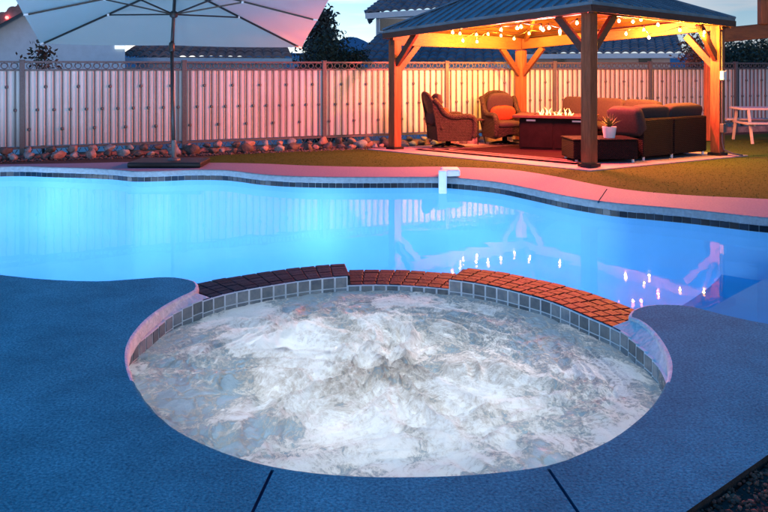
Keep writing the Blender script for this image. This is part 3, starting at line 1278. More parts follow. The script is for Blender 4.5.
protos = [rock_mesh(k) for k in range(9)]
random.seed(31)
spots = []
t = -0.35
while t < 3.35:
    r = random.choice((random.uniform(0.055, 0.085), random.uniform(0.08, 0.12), random.uniform(0.11, 0.15)))
    spots.append((t, random.uniform(0.22, 0.42), r))
    t += (r * 1.8 + random.uniform(0.0, 0.11)) / SL
t = -0.33
back = []
while t < 3.3:
    r = random.uniform(0.06, 0.10)
    back.append((t, random.uniform(0.05, 0.12), r))
    t += (r * 2.1 + random.uniform(0.03, 0.2)) / SL
names_sec = {-1: 'left of the first full fence panel', 0: 'below the fence panel left of the umbrella',
             1: 'below the fence panel right of the umbrella', 2: 'below the fence panel beside the gazebo post',
             3: 'below the fence panel behind the armchairs'}
cnts = {}
for row, lst in (('front', spots), ('back', back)):
    for (t, off, r) in lst:
        p = fence_pt(t, off)
        mt = random.choice(['rock', 'rock', 'rock_grey', 'rock_dark', 'rock_dark'])
        word = {'rock': 'tan', 'rock_grey': 'grey', 'rock_dark': 'brown'}[mt]
        sec = math.floor(t)
        k = cnts.get((row, sec), 0)
        cnts[(row, sec)] = k + 1
        mb = MB()
        sx = Vector((random.uniform(.9, 1.3), random.uniform(.8, 1.1), random.uniform(.55, .85)))
        rot = Matrix.Rotation(random.uniform(0, 6.28), 3, 'Z') @ Matrix.Rotation(random.uniform(-.5, .5), 3, 'X')
        mb.add([rot @ Vector((q.x * sx.x * r, q.y * sx.y * r, q.z * sx.z * r)) for q in random.choice(protos)], I3[1])
        o = mb.build('landscape_rock', M[mt], smooth=True, loc=(p.x, p.y, zg(p.y) + r * 0.45 + (0.09 if row == 'back' else 0)))
        what = 'rock' if row == 'front' else 'small stone'
        tag(o, f'{word} {what}, {ORD[min(k, 13)]} in {row} row {names_sec[sec]}', 'rock',
            'rocks along the foot of the fence')

random.seed(77)
pb = MB()
for i in range(1500):
    p = fence_pt(random.uniform(-.4, 3.5), random.uniform(.06, .75))
    r = random.choice((.012, .016, .022, .03)) * random.uniform(.8, 1.2)
    sc3 = Vector((random.uniform(.7, 1.4), random.uniform(.7, 1.4), random.uniform(.45, .8))) * r
    pb.add([(p.x + v.x * sc3.x, p.y + v.y * sc3.y, zg(p.y) + v.z * sc3.z) for v in I1[0]], I1[1])
tag(pb.build('pebbles', M['rock_dark']), 'loose pebbles scattered between the rocks below the fence', 'pebbles', kind='stuff')

# ------------------------------------------------------------------ gazebo
GF, GL, GR = Vector((2.958, 11.10)), Vector((0.20, 14.08)), Vector((5.58, 12.88))
GB = GL + GR - GF
gu, gv_ = (GL - GF).normalized(), (GR - GF).normalized()
LU, LV = (GL - GF).length, (GR - GF).length


def G(a, b, z=0.0):
    """gazebo frame: a metres F->L, b metres F->R, z above the slab"""
    p = GF + gu * a + gv_ * b
    return Vector((p.x, p.y, zg(p.y) + 0.02 + z * (1 - 0.0155 * a - 0.007 * b)))


gz = thing('gazebo', 'wooden patio gazebo with hipped dark metal roof and lit plank ceiling', 'gazebo', (0, 0, 0))


def gbox(mb, a0, a1, b0, b1, z0, z1):
    return mb.hexa([G(a0, b0, z0), G(a1, b0, z0), G(a1, b1, z0), G(a0, b1, z0), G(a0, b0, z1), G(a1, b0, z1), G(a1, b1, z1), G(a0, b1, z1)])


ph = 0.078
posts = {}
for nm, a, b in (('F', 0, 0), ('L', LU, 0), ('R', 0, LV), ('B', LU, LV)):
    top = {'F': 2.30, 'L': 2.12, 'R': 2.28, 'B': 2.05}[nm]
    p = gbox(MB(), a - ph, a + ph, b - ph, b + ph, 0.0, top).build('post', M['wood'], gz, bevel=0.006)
    gbox(MB(), a - ph - .03, a + ph + .03, b - ph - .03, b + ph + .03, 0.002, 0.05).build('base_plate', M['black_metal'], p)
    posts[nm] = p


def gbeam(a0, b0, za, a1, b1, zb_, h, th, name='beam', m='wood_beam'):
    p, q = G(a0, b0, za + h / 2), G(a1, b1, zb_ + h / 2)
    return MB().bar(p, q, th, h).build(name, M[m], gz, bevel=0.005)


gbeam(-0.1, 0, 2.21, LU + .1, 0, 2.21, 0.13, 0.10)
gbeam(0, 0.06, 2.21, 0, LV + .1, 2.21, 0.13, 0.10)
gbeam(LU, -0.08, 2.03, LU, LV + .1, 2.08, 0.26, 0.10)
gbeam(LU - .06, LV, 2.09, -0.1, LV, 2.14, 0.2, 0.10)
# knee braces
for (a, b, da, db) in ((0, 0, 1, 0), (0, 0, 0, 1), (LU, 0, -1, 0), (LU, 0, 0, 1), (0, LV, 1, 0), (0, LV, 0, -1), (LU, LV, -1, 0), (LU, LV, 0, -1)):
    back = (a > 0 and db) or (b > 0 and da)
    zt = 2.08 if back else 2.22
    kl = 0.52
    p, q = G(a + da * .05, b + db * .05, zt - kl - 0.05), G(a + da * (kl + .02), b + db * (kl + .02), zt)
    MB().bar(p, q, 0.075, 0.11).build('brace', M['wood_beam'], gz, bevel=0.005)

# roof: eave corners surveyed, hips to the peak
ov = 0.2
Fc, Lc, Rc, Bc = G(-ov, -ov, 2.36), G(LU + .1, -.18, 2.31), G(-.18, LV + ov, 2.34), G(LU + .1, LV + .18, 2.31)
ctr = (GF + GB) / 2
peak = Vector((ctr.x, ctr.y, 3.20))
roof = MB()
seam = MB()
ceil = MB()
corners = [Fc, Lc, Bc, Rc]
pk0 = peak.copy()
for i in range(4):
    a, b = corners[i], corners[(i + 1) % 4]
    roof.add([a, b, pk0], [(1, 0, 2)])
    # thickness / drip edge
    dz = Vector((0, 0, 0.05))
    roof.add([a, b, b - dz, a - dz], [(0, 1, 2, 3)])
    nsm = int((b - a).length / 0.21)
    n_ = (b - a).cross(pk0 - a).normalized()
    if n_.z < 0:
        n_ = -n_
    for k in range(1, nsm):
        s0 = a.lerp(b, k / nsm)
        # line up the slope until the hip
        f = k / nsm
        mid = a.lerp(b, 0.5)
        up = (pk0 - mid)
        tt = min(f, 1 - f) * 2
        seam.bar(s0 + n_ * .010, s0 + up * tt * .985 + n_ * .010, 0.022, 0.022, n_)
    seam.bar(a + n_ * .008, pk0 + n_ * .008, 0.09, 0.03, n_)
    # ceiling planks
    ia, ib, ip = a.lerp(pk0, .03) - dz * 1.2, b.lerp(pk0, .03) - dz * 1.2, pk0 - Vector((0, 0, .10))
    rows = 16
    for k in range(rows):
        f0, f1 = k / rows + .003, (k + 1) / rows - .003
        ceil.add([ia.lerp(ip, f0), ib.lerp(ip, f0), ib.lerp(ip, f1), ia.lerp(ip, f1)], [(0, 1, 2, 3)])
ro = roof.build('roof', M['roof_metal'], gz)
seam.build('standing_seams', M['roof_metal'], ro)
ceil.build('ceiling', M['ceiling_wood'], gz)
fas = MB()
for i in range(4):
    a, b = corners[i], corners[(i + 1) % 4]
    fas.bar(a + Vector((0, 0, -.10)), b + Vector((0, 0, -.10)), 0.03, 0.10)
fas.build('fascia', M['wood_beam'], gz)
for c in corners:
    MB().bar(c.lerp(peak, .02) - Vector((0, 0, .13)), peak - Vector((0, 0, .2)), 0.06, 0.12).build('hip_rafter', M['wood_beam'], gz)
# outlet box and conduit on the right post
rp = G(0, LV)
fr_ = G(-ph - .012, LV - .03)
cd = MB()
p0 = G(-ph - .015, LV - .035, 0.04)
cd.tube([p0 + Vector((.30, -.10, -.02)), p0 + Vector((.16, -.07, .0)), p0 + Vector((.03, 0, .06)), p0 + Vector((0, 0, .20)), G(-ph - .015, LV - .035, 2.1)], 0.013, 8)
cd.build('conduit', M['iron'], gz, smooth=True)
for z, m_ in ((1.36, 'white_paint'), (0.47, 'iron')):
    MB().box(G(-ph - .035, LV - .035, z), (0.09, 0.07, 0.15), Matrix.Rotation(math.atan2(gv_.y, gv_.x), 3, 'Z')).build('outlet_box', M[m_], gz, bevel=0.008)

# patio slab, rug
slab = MB()
gbox(slab, -.27, LU + .35, -.32, LV + .42, -0.06, 0.0)
tag(slab.build('patio_slab', M['slab'], bevel=0.01), kind='structure')
ra0, ra1, rb0, rb1 = 0.35, LU - .35, 0.15, LV - .3
me = bpy.data.meshes.new('rug')
NX, NY = 40, 30
vs, fs, uvs = [], [], []
for j in range(NY + 1):
    for i in range(NX + 1):
        vs.append(tuple(G(ra0 + (ra1 - ra0) * i / NX, rb0 + (rb1 - rb0) * j / NY, 0.010)))
for j in range(NY):
    for i in range(NX):
        fs.append((j * (NX + 1) + i, j * (NX + 1) + i + 1, (j + 1) * (NX + 1) + i + 1, (j + 1) * (NX + 1) + i))
b0 = len(vs)
for (i, j) in ((0, 0), (NX, 0), (NX, NY), (0, NY)):
    vs.append(tuple(G(ra0 + (ra1 - ra0) * i / NX, rb0 + (rb1 - rb0) * j / NY, 0.002)))
cs = [0, NX, NY * (NX + 1) + NX, NY * (NX + 1)]
me.from_pydata(vs, [], fs)
uvl = me.uv_layers.new(name='UVMap')
for lp in me.loops:
    vi = lp.vertex_index
    j, i = divmod(vi, NX + 1)
    dx = min(i / NX, 1 - i / NX) * (ra1 - ra0)
    dy = min(j / NY, 1 - j / NY) * (rb1 - rb0)
    uvl.data[lp.index].uv = (min(dx, dy), 0)
me.materials.append(M['rug'])
ro_ = bpy.data.objects.new('rug', me)
sol = ro_.modifiers.new('thick', 'SOLIDIFY')
sol.thickness = 0.008
COL.objects.link(ro_)
tag(ro_, 'dark plum rug with white border stripes on the gazebo slab', 'rug')

# string lights
back_px = [(460, 33), (463, 40), (476.5, 34), (477, 41), (488, 33.4), (501, 35), (514, 38), (529, 32.7), (560, 33), (626, 33), (649, 37), (644, 29), (680, 29.5), (704, 31.6)]
front_px = [(452.6, 31.6), (501, 29), (517, 27.4), (521, 26), (541, 27), (543, 29), (549, 27), (560, 30.5), (577, 22), (619, 20), (633, 21), (641, 19), (658, 24)]
inset = 0.45
BL_, BB_, BR_ = G(LU - inset, inset), G(LU - inset, LV - inset), G(inset, LV - inset)
FL_, FF_, FR_ = G(LU - .9, .62), G(.62, .62), G(.62, LV - .5)


def on_plane(px, py, p, q):
    """where the ray through a pixel meets the upright plane through p and q"""
    kx = (px - 384) / FPX
    d = q.xy - p.xy
    # p + d*t has X = kx*Y
    t = (kx * p.y - p.x) / (d.x - kx * d.y)
    Y = p.y + d.y * t
    return PY(px, py, Y)


st_o = thing('string_light', 'strands of glowing warm bulbs hung below the gazebo ceiling', 'string lights', tuple(G(LU / 2, LV / 2, 2.1)))
bp_all = []
for lst, segs in ((back_px, ((BL_, BB_), (BB_, BR_))), (front_px, ((FL_, FF_), (FF_, FR_)))):
    split = 384 + FPX * segs[0][1].x / segs[0][1].y
    pts = []
    for (px, py) in sorted(lst):
        sg = segs[0] if px < split else segs[1]
        pts.append(on_plane(px, py, *sg))
    bp_all += pts
    cord = MB()
    tops = [p + Vector((0, 0, 0.055)) for p in pts]
    path = []
    for i in range(len(tops) - 1):
        a, b = tops[i], tops[i + 1]
        for k in range(6):
            f = k / 6
            q = a.lerp(b, f)
            q.z -= 0.02 * math.sin(math.pi * f)
            path.append(q)
    path.append(tops[-1])
    loc(cord.tube(path, 0.006, 5), st_o).build('cord', M['black_metal'], st_o)
for p in bp_all:
    sk = loc(MB().lathe(p, [(0.012, 0.062), (0.015, 0.05), (0.015, 0.026), (0.010, 0.022)], 8), st_o).build('socket', M['black_metal'], st_o)
    b = loc(MB().lathe(p, [(0.008, 0.026), (0.016, 0.014), (0.026, -0.004), (0.026, -0.018), (0.016, -0.032), (0.004, -0.036)], 12), st_o)
    b.build('bulb', M['bulb'], st_o, smooth=True)

# ------------------------------------------------------------------ furniture


def make_chair(loc_, rz, label):
    """wicker swivel armchair, faces +y in its own frame"""
    t = thing('wicker_armchair', label, 'armchair', loc_, rz, 'wicker swivel armchairs in the gazebo')
    body = MB()
    # seat deck and apron with an arched front
    W, Dp = 0.62, 0.58
    body.box((0, 0.02, 0.335), (W - .06, Dp, 0.06))
    ap = []
    for i in range(13):
        f = i / 12
        ap.append((-W / 2 + W * f, 0.32, 0.155 + 0.07 * math.sin(math.pi * f) ** 2))
    body.prism(ap + [(W / 2, .32, .36), (-W / 2, .32, .36)], (0, -0.04, 0))
    body.prism([(-W / 2, -.30, .15), (W / 2, -.30, .15), (W / 2, -.33, .42), (-W / 2, -.33, .42)], (0, 0.04, 0))
    bo = body.build('seat_base', M['wicker'], t, bevel=0.012)
    # side panels with rolled scroll arms
    for sx in (-1, 1):
        side = MB()
        prof = [(0.36, 0.15), (0.385, 0.30), (0.40, 0.44), (0.385, 0.53), (0.33, 0.575), (0.22, 0.585), (0.05, 0.575), (-0.10, 0.60),
                (-0.20, 0.68), (-0.27, 0.80), (-0.36, 0.90), (-0.42, .88), (-0.37, 0.62), (-0.33, 0.38), (-0.31, 0.15)]
        side.prism([(sx * 0.30, y, z) for y, z in prof], (sx * 0.06, 0, 0))
        so_ = side.build('side_panel', M['wicker'], t, bevel=0.015)
        arm = MB()
        path = [(0.385, .20), (0.405, 0.34), (0.415, 0.46), (0.395, 0.545), (0.335, 0.592), (0.22, 0.602), (0.05, 0.592), (-0.10, 0.617),
                (-0.21, 0.70), (-0.28, 0.82), (-0.37, 0.915)]
        cp = catmull(path, step=0.03)
        arm.tube([(sx * 0.345, p.x, p.y) for p in cp], 0.052, 10)
        arm.build('arm', M['wicker'], t, smooth=True)
    # curved back shell with a rounded crown
    bk = MB()

    def shell(u, v, th=0.0):
        x = (u - .5) * 2
        h = 0.36 + (0.66 - 0.13 * abs(x) ** 2.6) * v
        w_ = 0.34 - 0.035 * v
        y = -0.31 - 0.17 * v ** 1.3 + 0.06 * x * x + th
        return (x * w_, y, h)
    bk.grid(lambda u, v: shell(u, v), 14, 10)
    bk.grid(lambda u, v: shell(1 - u, v, 0.05), 14, 10)
    bko = bk.build('backrest', M['wicker'], t, smooth=True)
    edge = [shell(0, v / 10, .025) for v in range(11)] + [shell(u / 14, 1, .025) for u in range(1, 14)] + [shell(1, 1 - v / 10, .025) for v in range(11)]
    MB().tube(edge, 0.036, 9).build('back_edge', M['wicker'], bko, smooth=True)
    MB().cushion((0, 0.06, 0.415), (0.58, 0.58, 0.13)).build('seat_cushion', M['cushion'], t, smooth=True)
    mt = Matrix.Rotation(R(-14), 3, 'X')
    MB().cushion((0, -0.275, 0.72), (0.56, 0.14, 0.60), mt, p=.45).build('back_cushion', M['cushion'], t, smooth=True)
    ft = MB()
    ft.lathe((0, 0, 0.0), [(0.05, 0.03), (0.05, 0.17), (0.16, 0.17), (0.16, 0.20)], 16)
    ring = [(0.29 * math.cos(q * math.pi / 14), 0.29 * math.sin(q * math.pi / 14), 0.022) for q in range(28)]
    ft.tube(ring, 0.02, 7, closed=True)
    for q in range(4):
        an = math.pi / 4 + q * math.pi / 2
        ft.tube([(0, 0, 0.07), (0.16 * math.cos(an), 0.16 * math.sin(an), 0.055), (0.29 * math.cos(an), 0.29 * math.sin(an), 0.024)], 0.016, 6)
    ft.build('swivel_base', M['black_metal'], t, smooth=True)
    return t


def gz_at(x, y):
    return zg(y) + 0.02


c1x, c1y = 1.20, 14.42
ch1 = make_chair((c1x, c1y, gz_at(c1x, c1y)), R(-78), 'wicker armchair seen from its side nearest the gazebo left post')
c2x, c2y = 2.36, 15.05
ch2 = make_chair((c2x, c2y, gz_at(c2x, c2y)), R(-166), 'wicker armchair facing the pool in front of the rear gazebo post')


def pillow(chair, dx, dy, dz, tilt, label, wd):
    mt = Matrix.Rotation(chair.rotation_euler.z, 3, 'Z')
    p = mt @ Vector((dx, dy, dz)) + Vector(chair.location)
    mb = MB().cushion((0, 0, 0), (wd, 0.13, 0.30), Matrix.Rotation(R(tilt), 3, 'X'), p=.5)
    o = mb.build('throw_pillow', M['orange'], smooth=True, loc=p)
    o.rotation_euler = (0, 0, chair.rotation_euler.z)
    tag(o, label, 'pillow', 'orange throw pillows on the armchairs')


pillow(ch1, 0, -.10, .60, -18, 'orange pillow half hidden behind the arm of the side-on armchair', .46)
pillow(ch2, 0, -.10, .615, -18, 'orange rectangular pillow in the armchair facing the pool', .52)

# side table between the chairs
sp = P(478, 143.5, -0.09)
tb = thing('side_table', 'small dark side table standing between the two armchairs', 'side table', (sp.x, sp.y, gz_at(sp.x, sp.y)))
MB().lathe((0, 0, .47), [(0.20, 0), (0.215, 0.008), (0.215, 0.022), (0.20, 0.03)], 24).build('tabletop', M['pit_top'], tb)
for k in range(3):
    an = k * 2.094 + .4
    MB().tube([(0.05 * math.cos(an), 0.05 * math.sin(an), .47), (0.17 * math.cos(an), 0.17 * math.sin(an), 0)], 0.012, 7).build('leg', M['black_metal'], tb)
MB().tube([(0.11 * math.cos(q * math.pi / 10), 0.11 * math.sin(q * math.pi / 10), 0.23) for q in range(20)], 0.008, 6, closed=True).build('ring_brace', M['black_metal'], tb)

# fire pit table
fx, fy, frz = 3.12, 13.95, R(-20)
fp = thing('fire_pit_table', 'dark rectangular fire pit table with burning flame tray', 'fire pit', (fx, fy, gz_at(fx, fy)), frz)
MB().box((0, 0, .30), (1.22, .66, .56)).build('cabinet', M['pit_body'], fp, bevel=0.01)
pn = MB()
for x in (-.3, .3):
    pn.box((x, -.335, .30), (.56, .012, .48))
for s_ in (-1, 1):
    pn.box((s_ * .615, 0, .30), (.012, .58, .48))
pn.build('side_panel', M['pit_body'], fp, bevel=0.004)
pt = MB()
for (x, y, wx, wy) in ((0, -.31, 1.44, .24), (0, .31, 1.44, .24), (-.56, 0, .32, .38), (.56, 0, .32, .38)):
    pt.box((x, y, .615), (wx, wy, .045))
pt.build('tabletop', M['pit_top'], fp, bevel=0.004)
tray = MB().box((0, 0, .59), (.80, .38, .03))
to = tray.build('burner_tray', M['black_metal'], fp)
random.seed(5)
gl = MB()
for i in range(160):
    x, y, r = random.uniform(-.38, .38), random.uniform(-.17, .17), random.uniform(.012, .022)
    gl.add([(x + v.x * r, y + v.y * r, .612 + v.z * r) for v in I1[0]], I1[1])
gl.build('fire_glass', M['rock_dark'], to)
for sx in (-1, 1):
    MB().box((sx * .40, -.347, .545), (.16, .012, .03)).build('handle', M['white_paint'], fp)
for i in range(17):
    x = -.30 + .60 * i / 16 + random.uniform(-.02, .02)
    y = random.uniform(-.08, .08)
    h = random.uniform(.05, .17) * (1.2 if i in (4, 9, 10, 13) else .9)
    ph_ = random.uniform(0, 6)
    path, rad = [], []
    for k in range(8):
        f = k / 7
        path.append((x + .03 * f * math.sin(ph_ + 4 * f), y + .02 * f * math.cos(ph_ + 3 * f), .62 + h * f))
        rad.append(max(.001, .017 * (1 - f) ** .8 * (0.55 + 1.3 * f * (1 - f))))
    MB().tube(path, rad, 6).build('flame', M['flame'], to, smooth=True)

# wicker ottoman and potted plant
oa, ob = 0.02, 0.50
ott_c = (P(571, 161, 0).xy + P(642, 162.5, 0).xy) / 2 + Vector((-.02, .33))
oz = gz_at(*ott_c)
orz = R(4)
ot = thing('wicker_ottoman', 'low dark wicker ottoman beside the front gazebo post carrying a potted plant', 'ottoman', (ott_c.x, ott_c.y, oz), orz)
MB().box((0, 0, .195), (1.0, .62, .29)).build('wicker_body', M['wicker_dark'], ot, bevel=0.02)
MB().box((0, 0, .352), (1.02, .64, .022)).build('top_frame', M['wicker_dark'], ot, bevel=0.008)
for sx in (-1, 1):
    for sy in (-1, 1):
        MB().lathe((sx * .44, sy * .26, 0), [(.018, 0), (.022, .005), (.022, .06)], 10).build('foot', M['white_paint'], ot)
pp = Matrix.Rotation(orz, 3, 'Z') @ Vector((.13, -.10, 0)) + Vector((ott_c.x, ott_c.y, oz + .363))
pl = thing('potted_plant', 'spiky green plant in a white tapered pot on the ottoman', 'potted plant', tuple(pp))
MB().lathe((0, 0, 0), [(.080, 0), (.084, .004), (.108, .165), (.108, .175), (.096, .175), (.094, .15)], 24).build('pot', M['pot'], pl, smooth=False)
MB().lathe((0, 0, .15), [(.094, 0), (.09, .006)], 16).build('potting_soil', M['soil'], pl)
lf = MB()
random.seed(8)
for i in range(46):
    an = i * 2.399
    tl_ = .15 + 1.05 * (i / 46)
    ln = random.uniform(.17, .26)
    path, rad = [], []
    dr = Vector((math.cos(an), math.sin(an), 0))
    for k in range(6):
        f = k / 5
        el = math.pi / 2 - tl_ * (.75 + .4 * f)
        prev = path[-1] if path else Vector((0, 0, .155))
        path.append(prev + (dr * math.cos(el) + Vector((0, 0, math.sin(el)))) * (ln / 5 if k else .005))
    for k in range(5):
        sd = dr.cross(Vector((0, 0, 1))).normalized()
        w0, w1 = .016 * (1 - k / 5.2), .016 * (1 - (k + 1) / 5.2)
        lf.add([path[k] - sd * w0, path[k] + sd * w0, path[k + 1] + sd * w1, path[k + 1] - sd * w1], [(0, 1, 2, 3)])
lf.build('leaves', M['succulent'], pl)

# sectional sofa: two runs meeting in the right corner
s0, s1 = P(643, 161, -.03), P(707, 155.5, -.05)
sd = (s1.xy - s0.xy).normalized()
sl_ = (s1.xy - s0.xy).length
srz = math.atan2(sd.y, sd.x)
sf = thing('sectional_sofa', 'dark wicker corner sofa with plum cushions in the right half of the gazebo', 'sofa', (s0.x, s0.y, gz_at(s0.x, s0.y)), srz)
# frame: x along the back panel, y into the gazebo
tiltz = (gz_at(s1.x, s1.y) - gz_at(s0.x, s0.y)) / sl_
for i, (x0, x1) in enumerate(((0, sl_ * .46), (sl_ * .46 + .01, sl_))):
    mb = MB().box(((x0 + x1) / 2, .05, .345), (x1 - x0, .10, .60))
    mb.build('back_panel', M['wicker_dark'], sf, bevel=0.025)
    MB().box(((x0 + x1) / 2, .45, .175), (x1 - x0, .70, .27)).build('seat_base', M['wicker_dark'], sf, bevel=0.02)
    MB().cushion(((x0 + x1) / 2, .50, .37), (x1 - x0 - .02, .66, .15)).build('seat_cushion', M['sofa_cushion'], sf, smooth=True)
    MB().cushion(((x0 + x1) / 2 + .02, .20, .63), (x1 - x0 + .02, .20, .44), Matrix.Rotation(R(13), 3, 'X'), p=.24).build('back_cushion', M['sofa_cushion'], sf, smooth=True)
# slanting end cushion
MB().cushion((-.02, .30, .60), (.20, .62, .46), Matrix.Rotation(R(-20), 3, 'Y'), p=.26).build('end_cushion', M['sofa_cushion'], sf, smooth=True)
# second run along the far side (three seats)
for i in range(3):
    yc = 1.15 + i * .74
    MB().box((sl_ - .05, yc, .345), (.10, .72, .60)).build('back_panel', M['wicker_dark'], sf, bevel=0.025)
    MB().box((sl_ - .45, yc, .175), (.70, .72, .27)).build('seat_base', M['wicker_dark'], sf, bevel=0.02)
    MB().cushion((sl_ - .50, yc, .37), (.66, .70, .15)).build('seat_cushion', M['sofa_cushion'], sf, smooth=True)
    MB().cushion((sl_ - .20, yc, .64), (.22, .74, .46), Matrix.Rotation(R(12), 3, 'Y'), p=.24).build('back_cushion', M['sofa_cushion'], sf, smooth=True)
for x, y in ((.06, .04), (sl_ * .46, .04), (sl_ - .06, .04), (.06, .75), (sl_ - .75, 2.9), (sl_ - .06, 2.9)):
    MB().lathe((x, y, -.01), [(.018, 0), (.022, .005), (.022, .07)], 10).build('foot', M['white_paint'], sf)

# pool alarm clipped over the far edge
al = P(447, 178, 0)
al_y = PT(447, 183.4).y
pa = thing('pool_alarm', 'white plastic pool alarm clipped over the far pool edge', 'pool alarm', (al.x, al_y, 0))
MB().box((-.055, -.055, -.05), (.105, .085, .30)).build('sensor_arm', M['white_paint'], pa, bevel=0.012)
MB().box((.06, .14, .055), (.24, .32, .09)).build('housing', M['white_paint'], pa, bevel=0.02)
MB().box((-.10, -.055, -.10), (.012, .04, .11)).build('sensor_slot', M['black_metal'], pa)

# ------------------------------------------------------------------ umbrella
ux, uy = -3.13, 11.25
um = thing('patio_umbrella', 'large tilted off white rectangular patio umbrella on a dark pole', 'umbrella', (ux, uy, 0))
MB().box((0.0, 0, .04), (1.05, .62, .075)).build('base', M['black_metal'], um, bevel=0.02)
MB().lathe((0.06, 0, .07), [(.10, 0), (.09, .03), (.036, .05), (.036, .28), (.03, .30)], 16).build('pole_sleeve', M['iron'], um, smooth=False)
MB().tube([(0.06, 0, .08), (.03, 0, 1.72)], 0.026, 12).build('pole', M['pole'], um, smooth=True)
tl_ang, yaw = R(14.5), R(15)
J = Vector((.03, 0, 1.73))
ey = Vector((-math.sin(yaw), math.cos(yaw) * math.cos(tl_ang), -math.sin(tl_ang)))
ex_ = Vector((math.cos(R(6)), math.sin(R(6)), -0.012))
en = ex_.cross(ey).normalized()
if en.z < 0:
    en = -en
MB().lathe(J, [(.030, -.07), (.042, -.05), (.042, .05), (.030, .07)], 14).build('tilt_joint', M['pole'], um, smooth=True)
CRN = 1.00
crown = J + en * CRN
MB().tube([J, crown], 0.024, 12).build('upper_pole', M['pole'], um, smooth=True)
ec = J + en * 0.47
HX, HYY = 2.13, 1.55
tips = {}
for i, (a, b) in enumerate(((-1, 1), (0, 1), (1, 1), (1, 0), (1, -1), (0, -1), (-1, -1), (-1, 0))):
    tips[i] = ec + ex_ * (a * HX) + ey * (b * HYY)
can = MB()
Nn = 12
for i in range(8):
    a, b = tips[i], tips[(i + 1) % 8]

    def pan(u, v, a=a, b=b):
        # u across, v from crown to edge; fabric sags between the ribs, the edge bows in a little
        e = a.lerp(b, u)
        e = e.lerp(ec, 0.010 * 4 * u * (1 - u))
        p = crown.lerp(e, v)
        p = p - en * (0.05 * 4 * u * (1 - u) * v * (1 - v * .6))
        return p
    can.grid(pan, 8, Nn)
co = can.build('canopy', M['canopy'], um, smooth=True)
hub = J + en * 0.50
MB().lathe((0, 0, 0), [(.035, -.05), (.06, -.03), (.06, .03), (.035, .05)], 16).build('hub', M['pole'], um, smooth=True, loc=hub)
for i in range(8):
    e = tips[i]
    dn = -en * 0.028
    p, q = crown.lerp(e, .03) + dn, crown.lerp(e, .965) + dn
    rb = MB().bar(p, q, .022, .026).build('rib', M['pole'], um)
    MB().bar(q, crown.lerp(e, .995) + dn * .7, .026, .028).build('rib_cap', M['white_paint'], rb)
    mid = crown.lerp(e, .47) + dn * 1.4
    MB().bar(hub + (mid - hub).normalized() * .05, mid, .018, .022).build('strut', M['pole'], um)
    MB().box(mid, (.035, .035, .035)).build('strut_joint', M['white_paint'], rb)

# ------------------------------------------------------------------ picnic table and pergola at the right
px_, py_ = P(752, 141, -.11).xy
pic = thing('picnic_table', 'white folding picnic table with benches on the grass right of the gazebo', 'picnic table', (px_ + .45, py_, zg(py_)), R(-6))
MB().box((.1, 0, .70), (1.75, .72, .045)).build('tabletop', M['dull_white'], pic, bevel=0.012)
for sy in (-1, 1):
    MB().box((.1, sy * .62, .43), (1.75, .27, .04)).build('bench', M['dull_white'], pic, bevel=0.01)
for sx in (-.62, .80):
    lg = MB()
    lg.bar((sx, -.34, .68), (sx, -.56, 0), .05, .05, (1, 0, 0))
    lg.bar((sx, .34, .68), (sx, .56, 0), .05, .05, (1, 0, 0))
    lg.bar((sx, -.68, .395), (sx, .68, .395), .045, .045)
    lg.build('leg_frame', M['dull_white'], pic, bevel=0.006)
MB().bar((-.62, 0, .395), (.80, 0, .395), .04, .04).build('stretcher', M['dull_white'], pic)

Yp = 15.6
per = thing('pergola', 'brown timber pergola beam and post at the right edge behind the gazebo', 'pergola', (8.6, Yp, zg(Yp)))
a, b = PY(706, 36.5, Yp + .5), PY(800, 27.5, Yp - .3)
loc(MB().bar(a, b, .12, .30), per).build('beam', M['wood_beam'], per, bevel=0.01)
k1 = PY(764, 22.5, Yp)
loc(MB().bar(k1 + Vector((0, 0, -.05)), k1 + Vector((0, 0, 1.2)), .20, .20, (0, 1, 0)), per).build('king_post', M['wood'], per, bevel=0.03)
e1 = PY(795, 28, Yp - .3)
loc(MB().bar((e1.x, e1.y, zg(Yp)), (e1.x, e1.y, e1.z), .16, .16, (0, 1, 0)), per).build('post', M['wood'], per, bevel=0.01)
e2 = PY(711, 36, Yp + .45)
loc(MB().bar((e2.x, e2.y + .16, zg(Yp)), (e2.x, e2.y + .16, e2.z), .12, .12, (0, 1, 0)), per).build('post', M['wood'], per, bevel=0.01)


# ------------------------------------------------------------------ neighbouring houses
def tile_roof(a, b, c, d, pitch=0.30, course=0.36, amp=0.085):
    """barrel tile sheet: eave a->b, ridge d->c"""
    a, b, c, d = (Vector(q) for q in (a, b, c, d))
    wid = max((b - a).length, (c - d).length)
    hgt = ((d - a).length + (c - b).length) / 2
    nu = max(4, int(wid / pitch) * 6)
    nv = max(2, int(hgt / course))
    nrm = (b - a).cross(d - a).normalized()
    if nrm.z < 0:
        nrm = -nrm
    mb = MB()
    for j in range(nv):
        f0, f1 = j / nv, (j + 1) / nv + 0.06 / nv
        off = random.uniform(0, .02)
        base = len(mb.v)
        for i in range(nu + 1):
            u = i / nu
            h = amp * abs(math.sin(math.pi * u * nu / 6)) ** 0.8
            lo_, hi_ = a.lerp(d, f0), a.lerp(d, min(1, f1))
            lo2, hi2 = b.lerp(c, f0), b.lerp(c, min(1, f1))
            mb.v.append(tuple(lo_.lerp(lo2, u) + nrm * (h + .035 + off)))
            mb.v.append(tuple(hi_.lerp(hi2, u) + nrm * (h * .85 + off)))
            mb.v.append(tuple(lo_.lerp(lo2, u) + nrm * (h - .06 + off)))
        for i in range(nu):
            q = base + 3 * i
            mb.f.append((q, q + 3, q + 4, q + 1))
            mb.f.append((q + 2, q + 5, q + 3, q))
    return mb


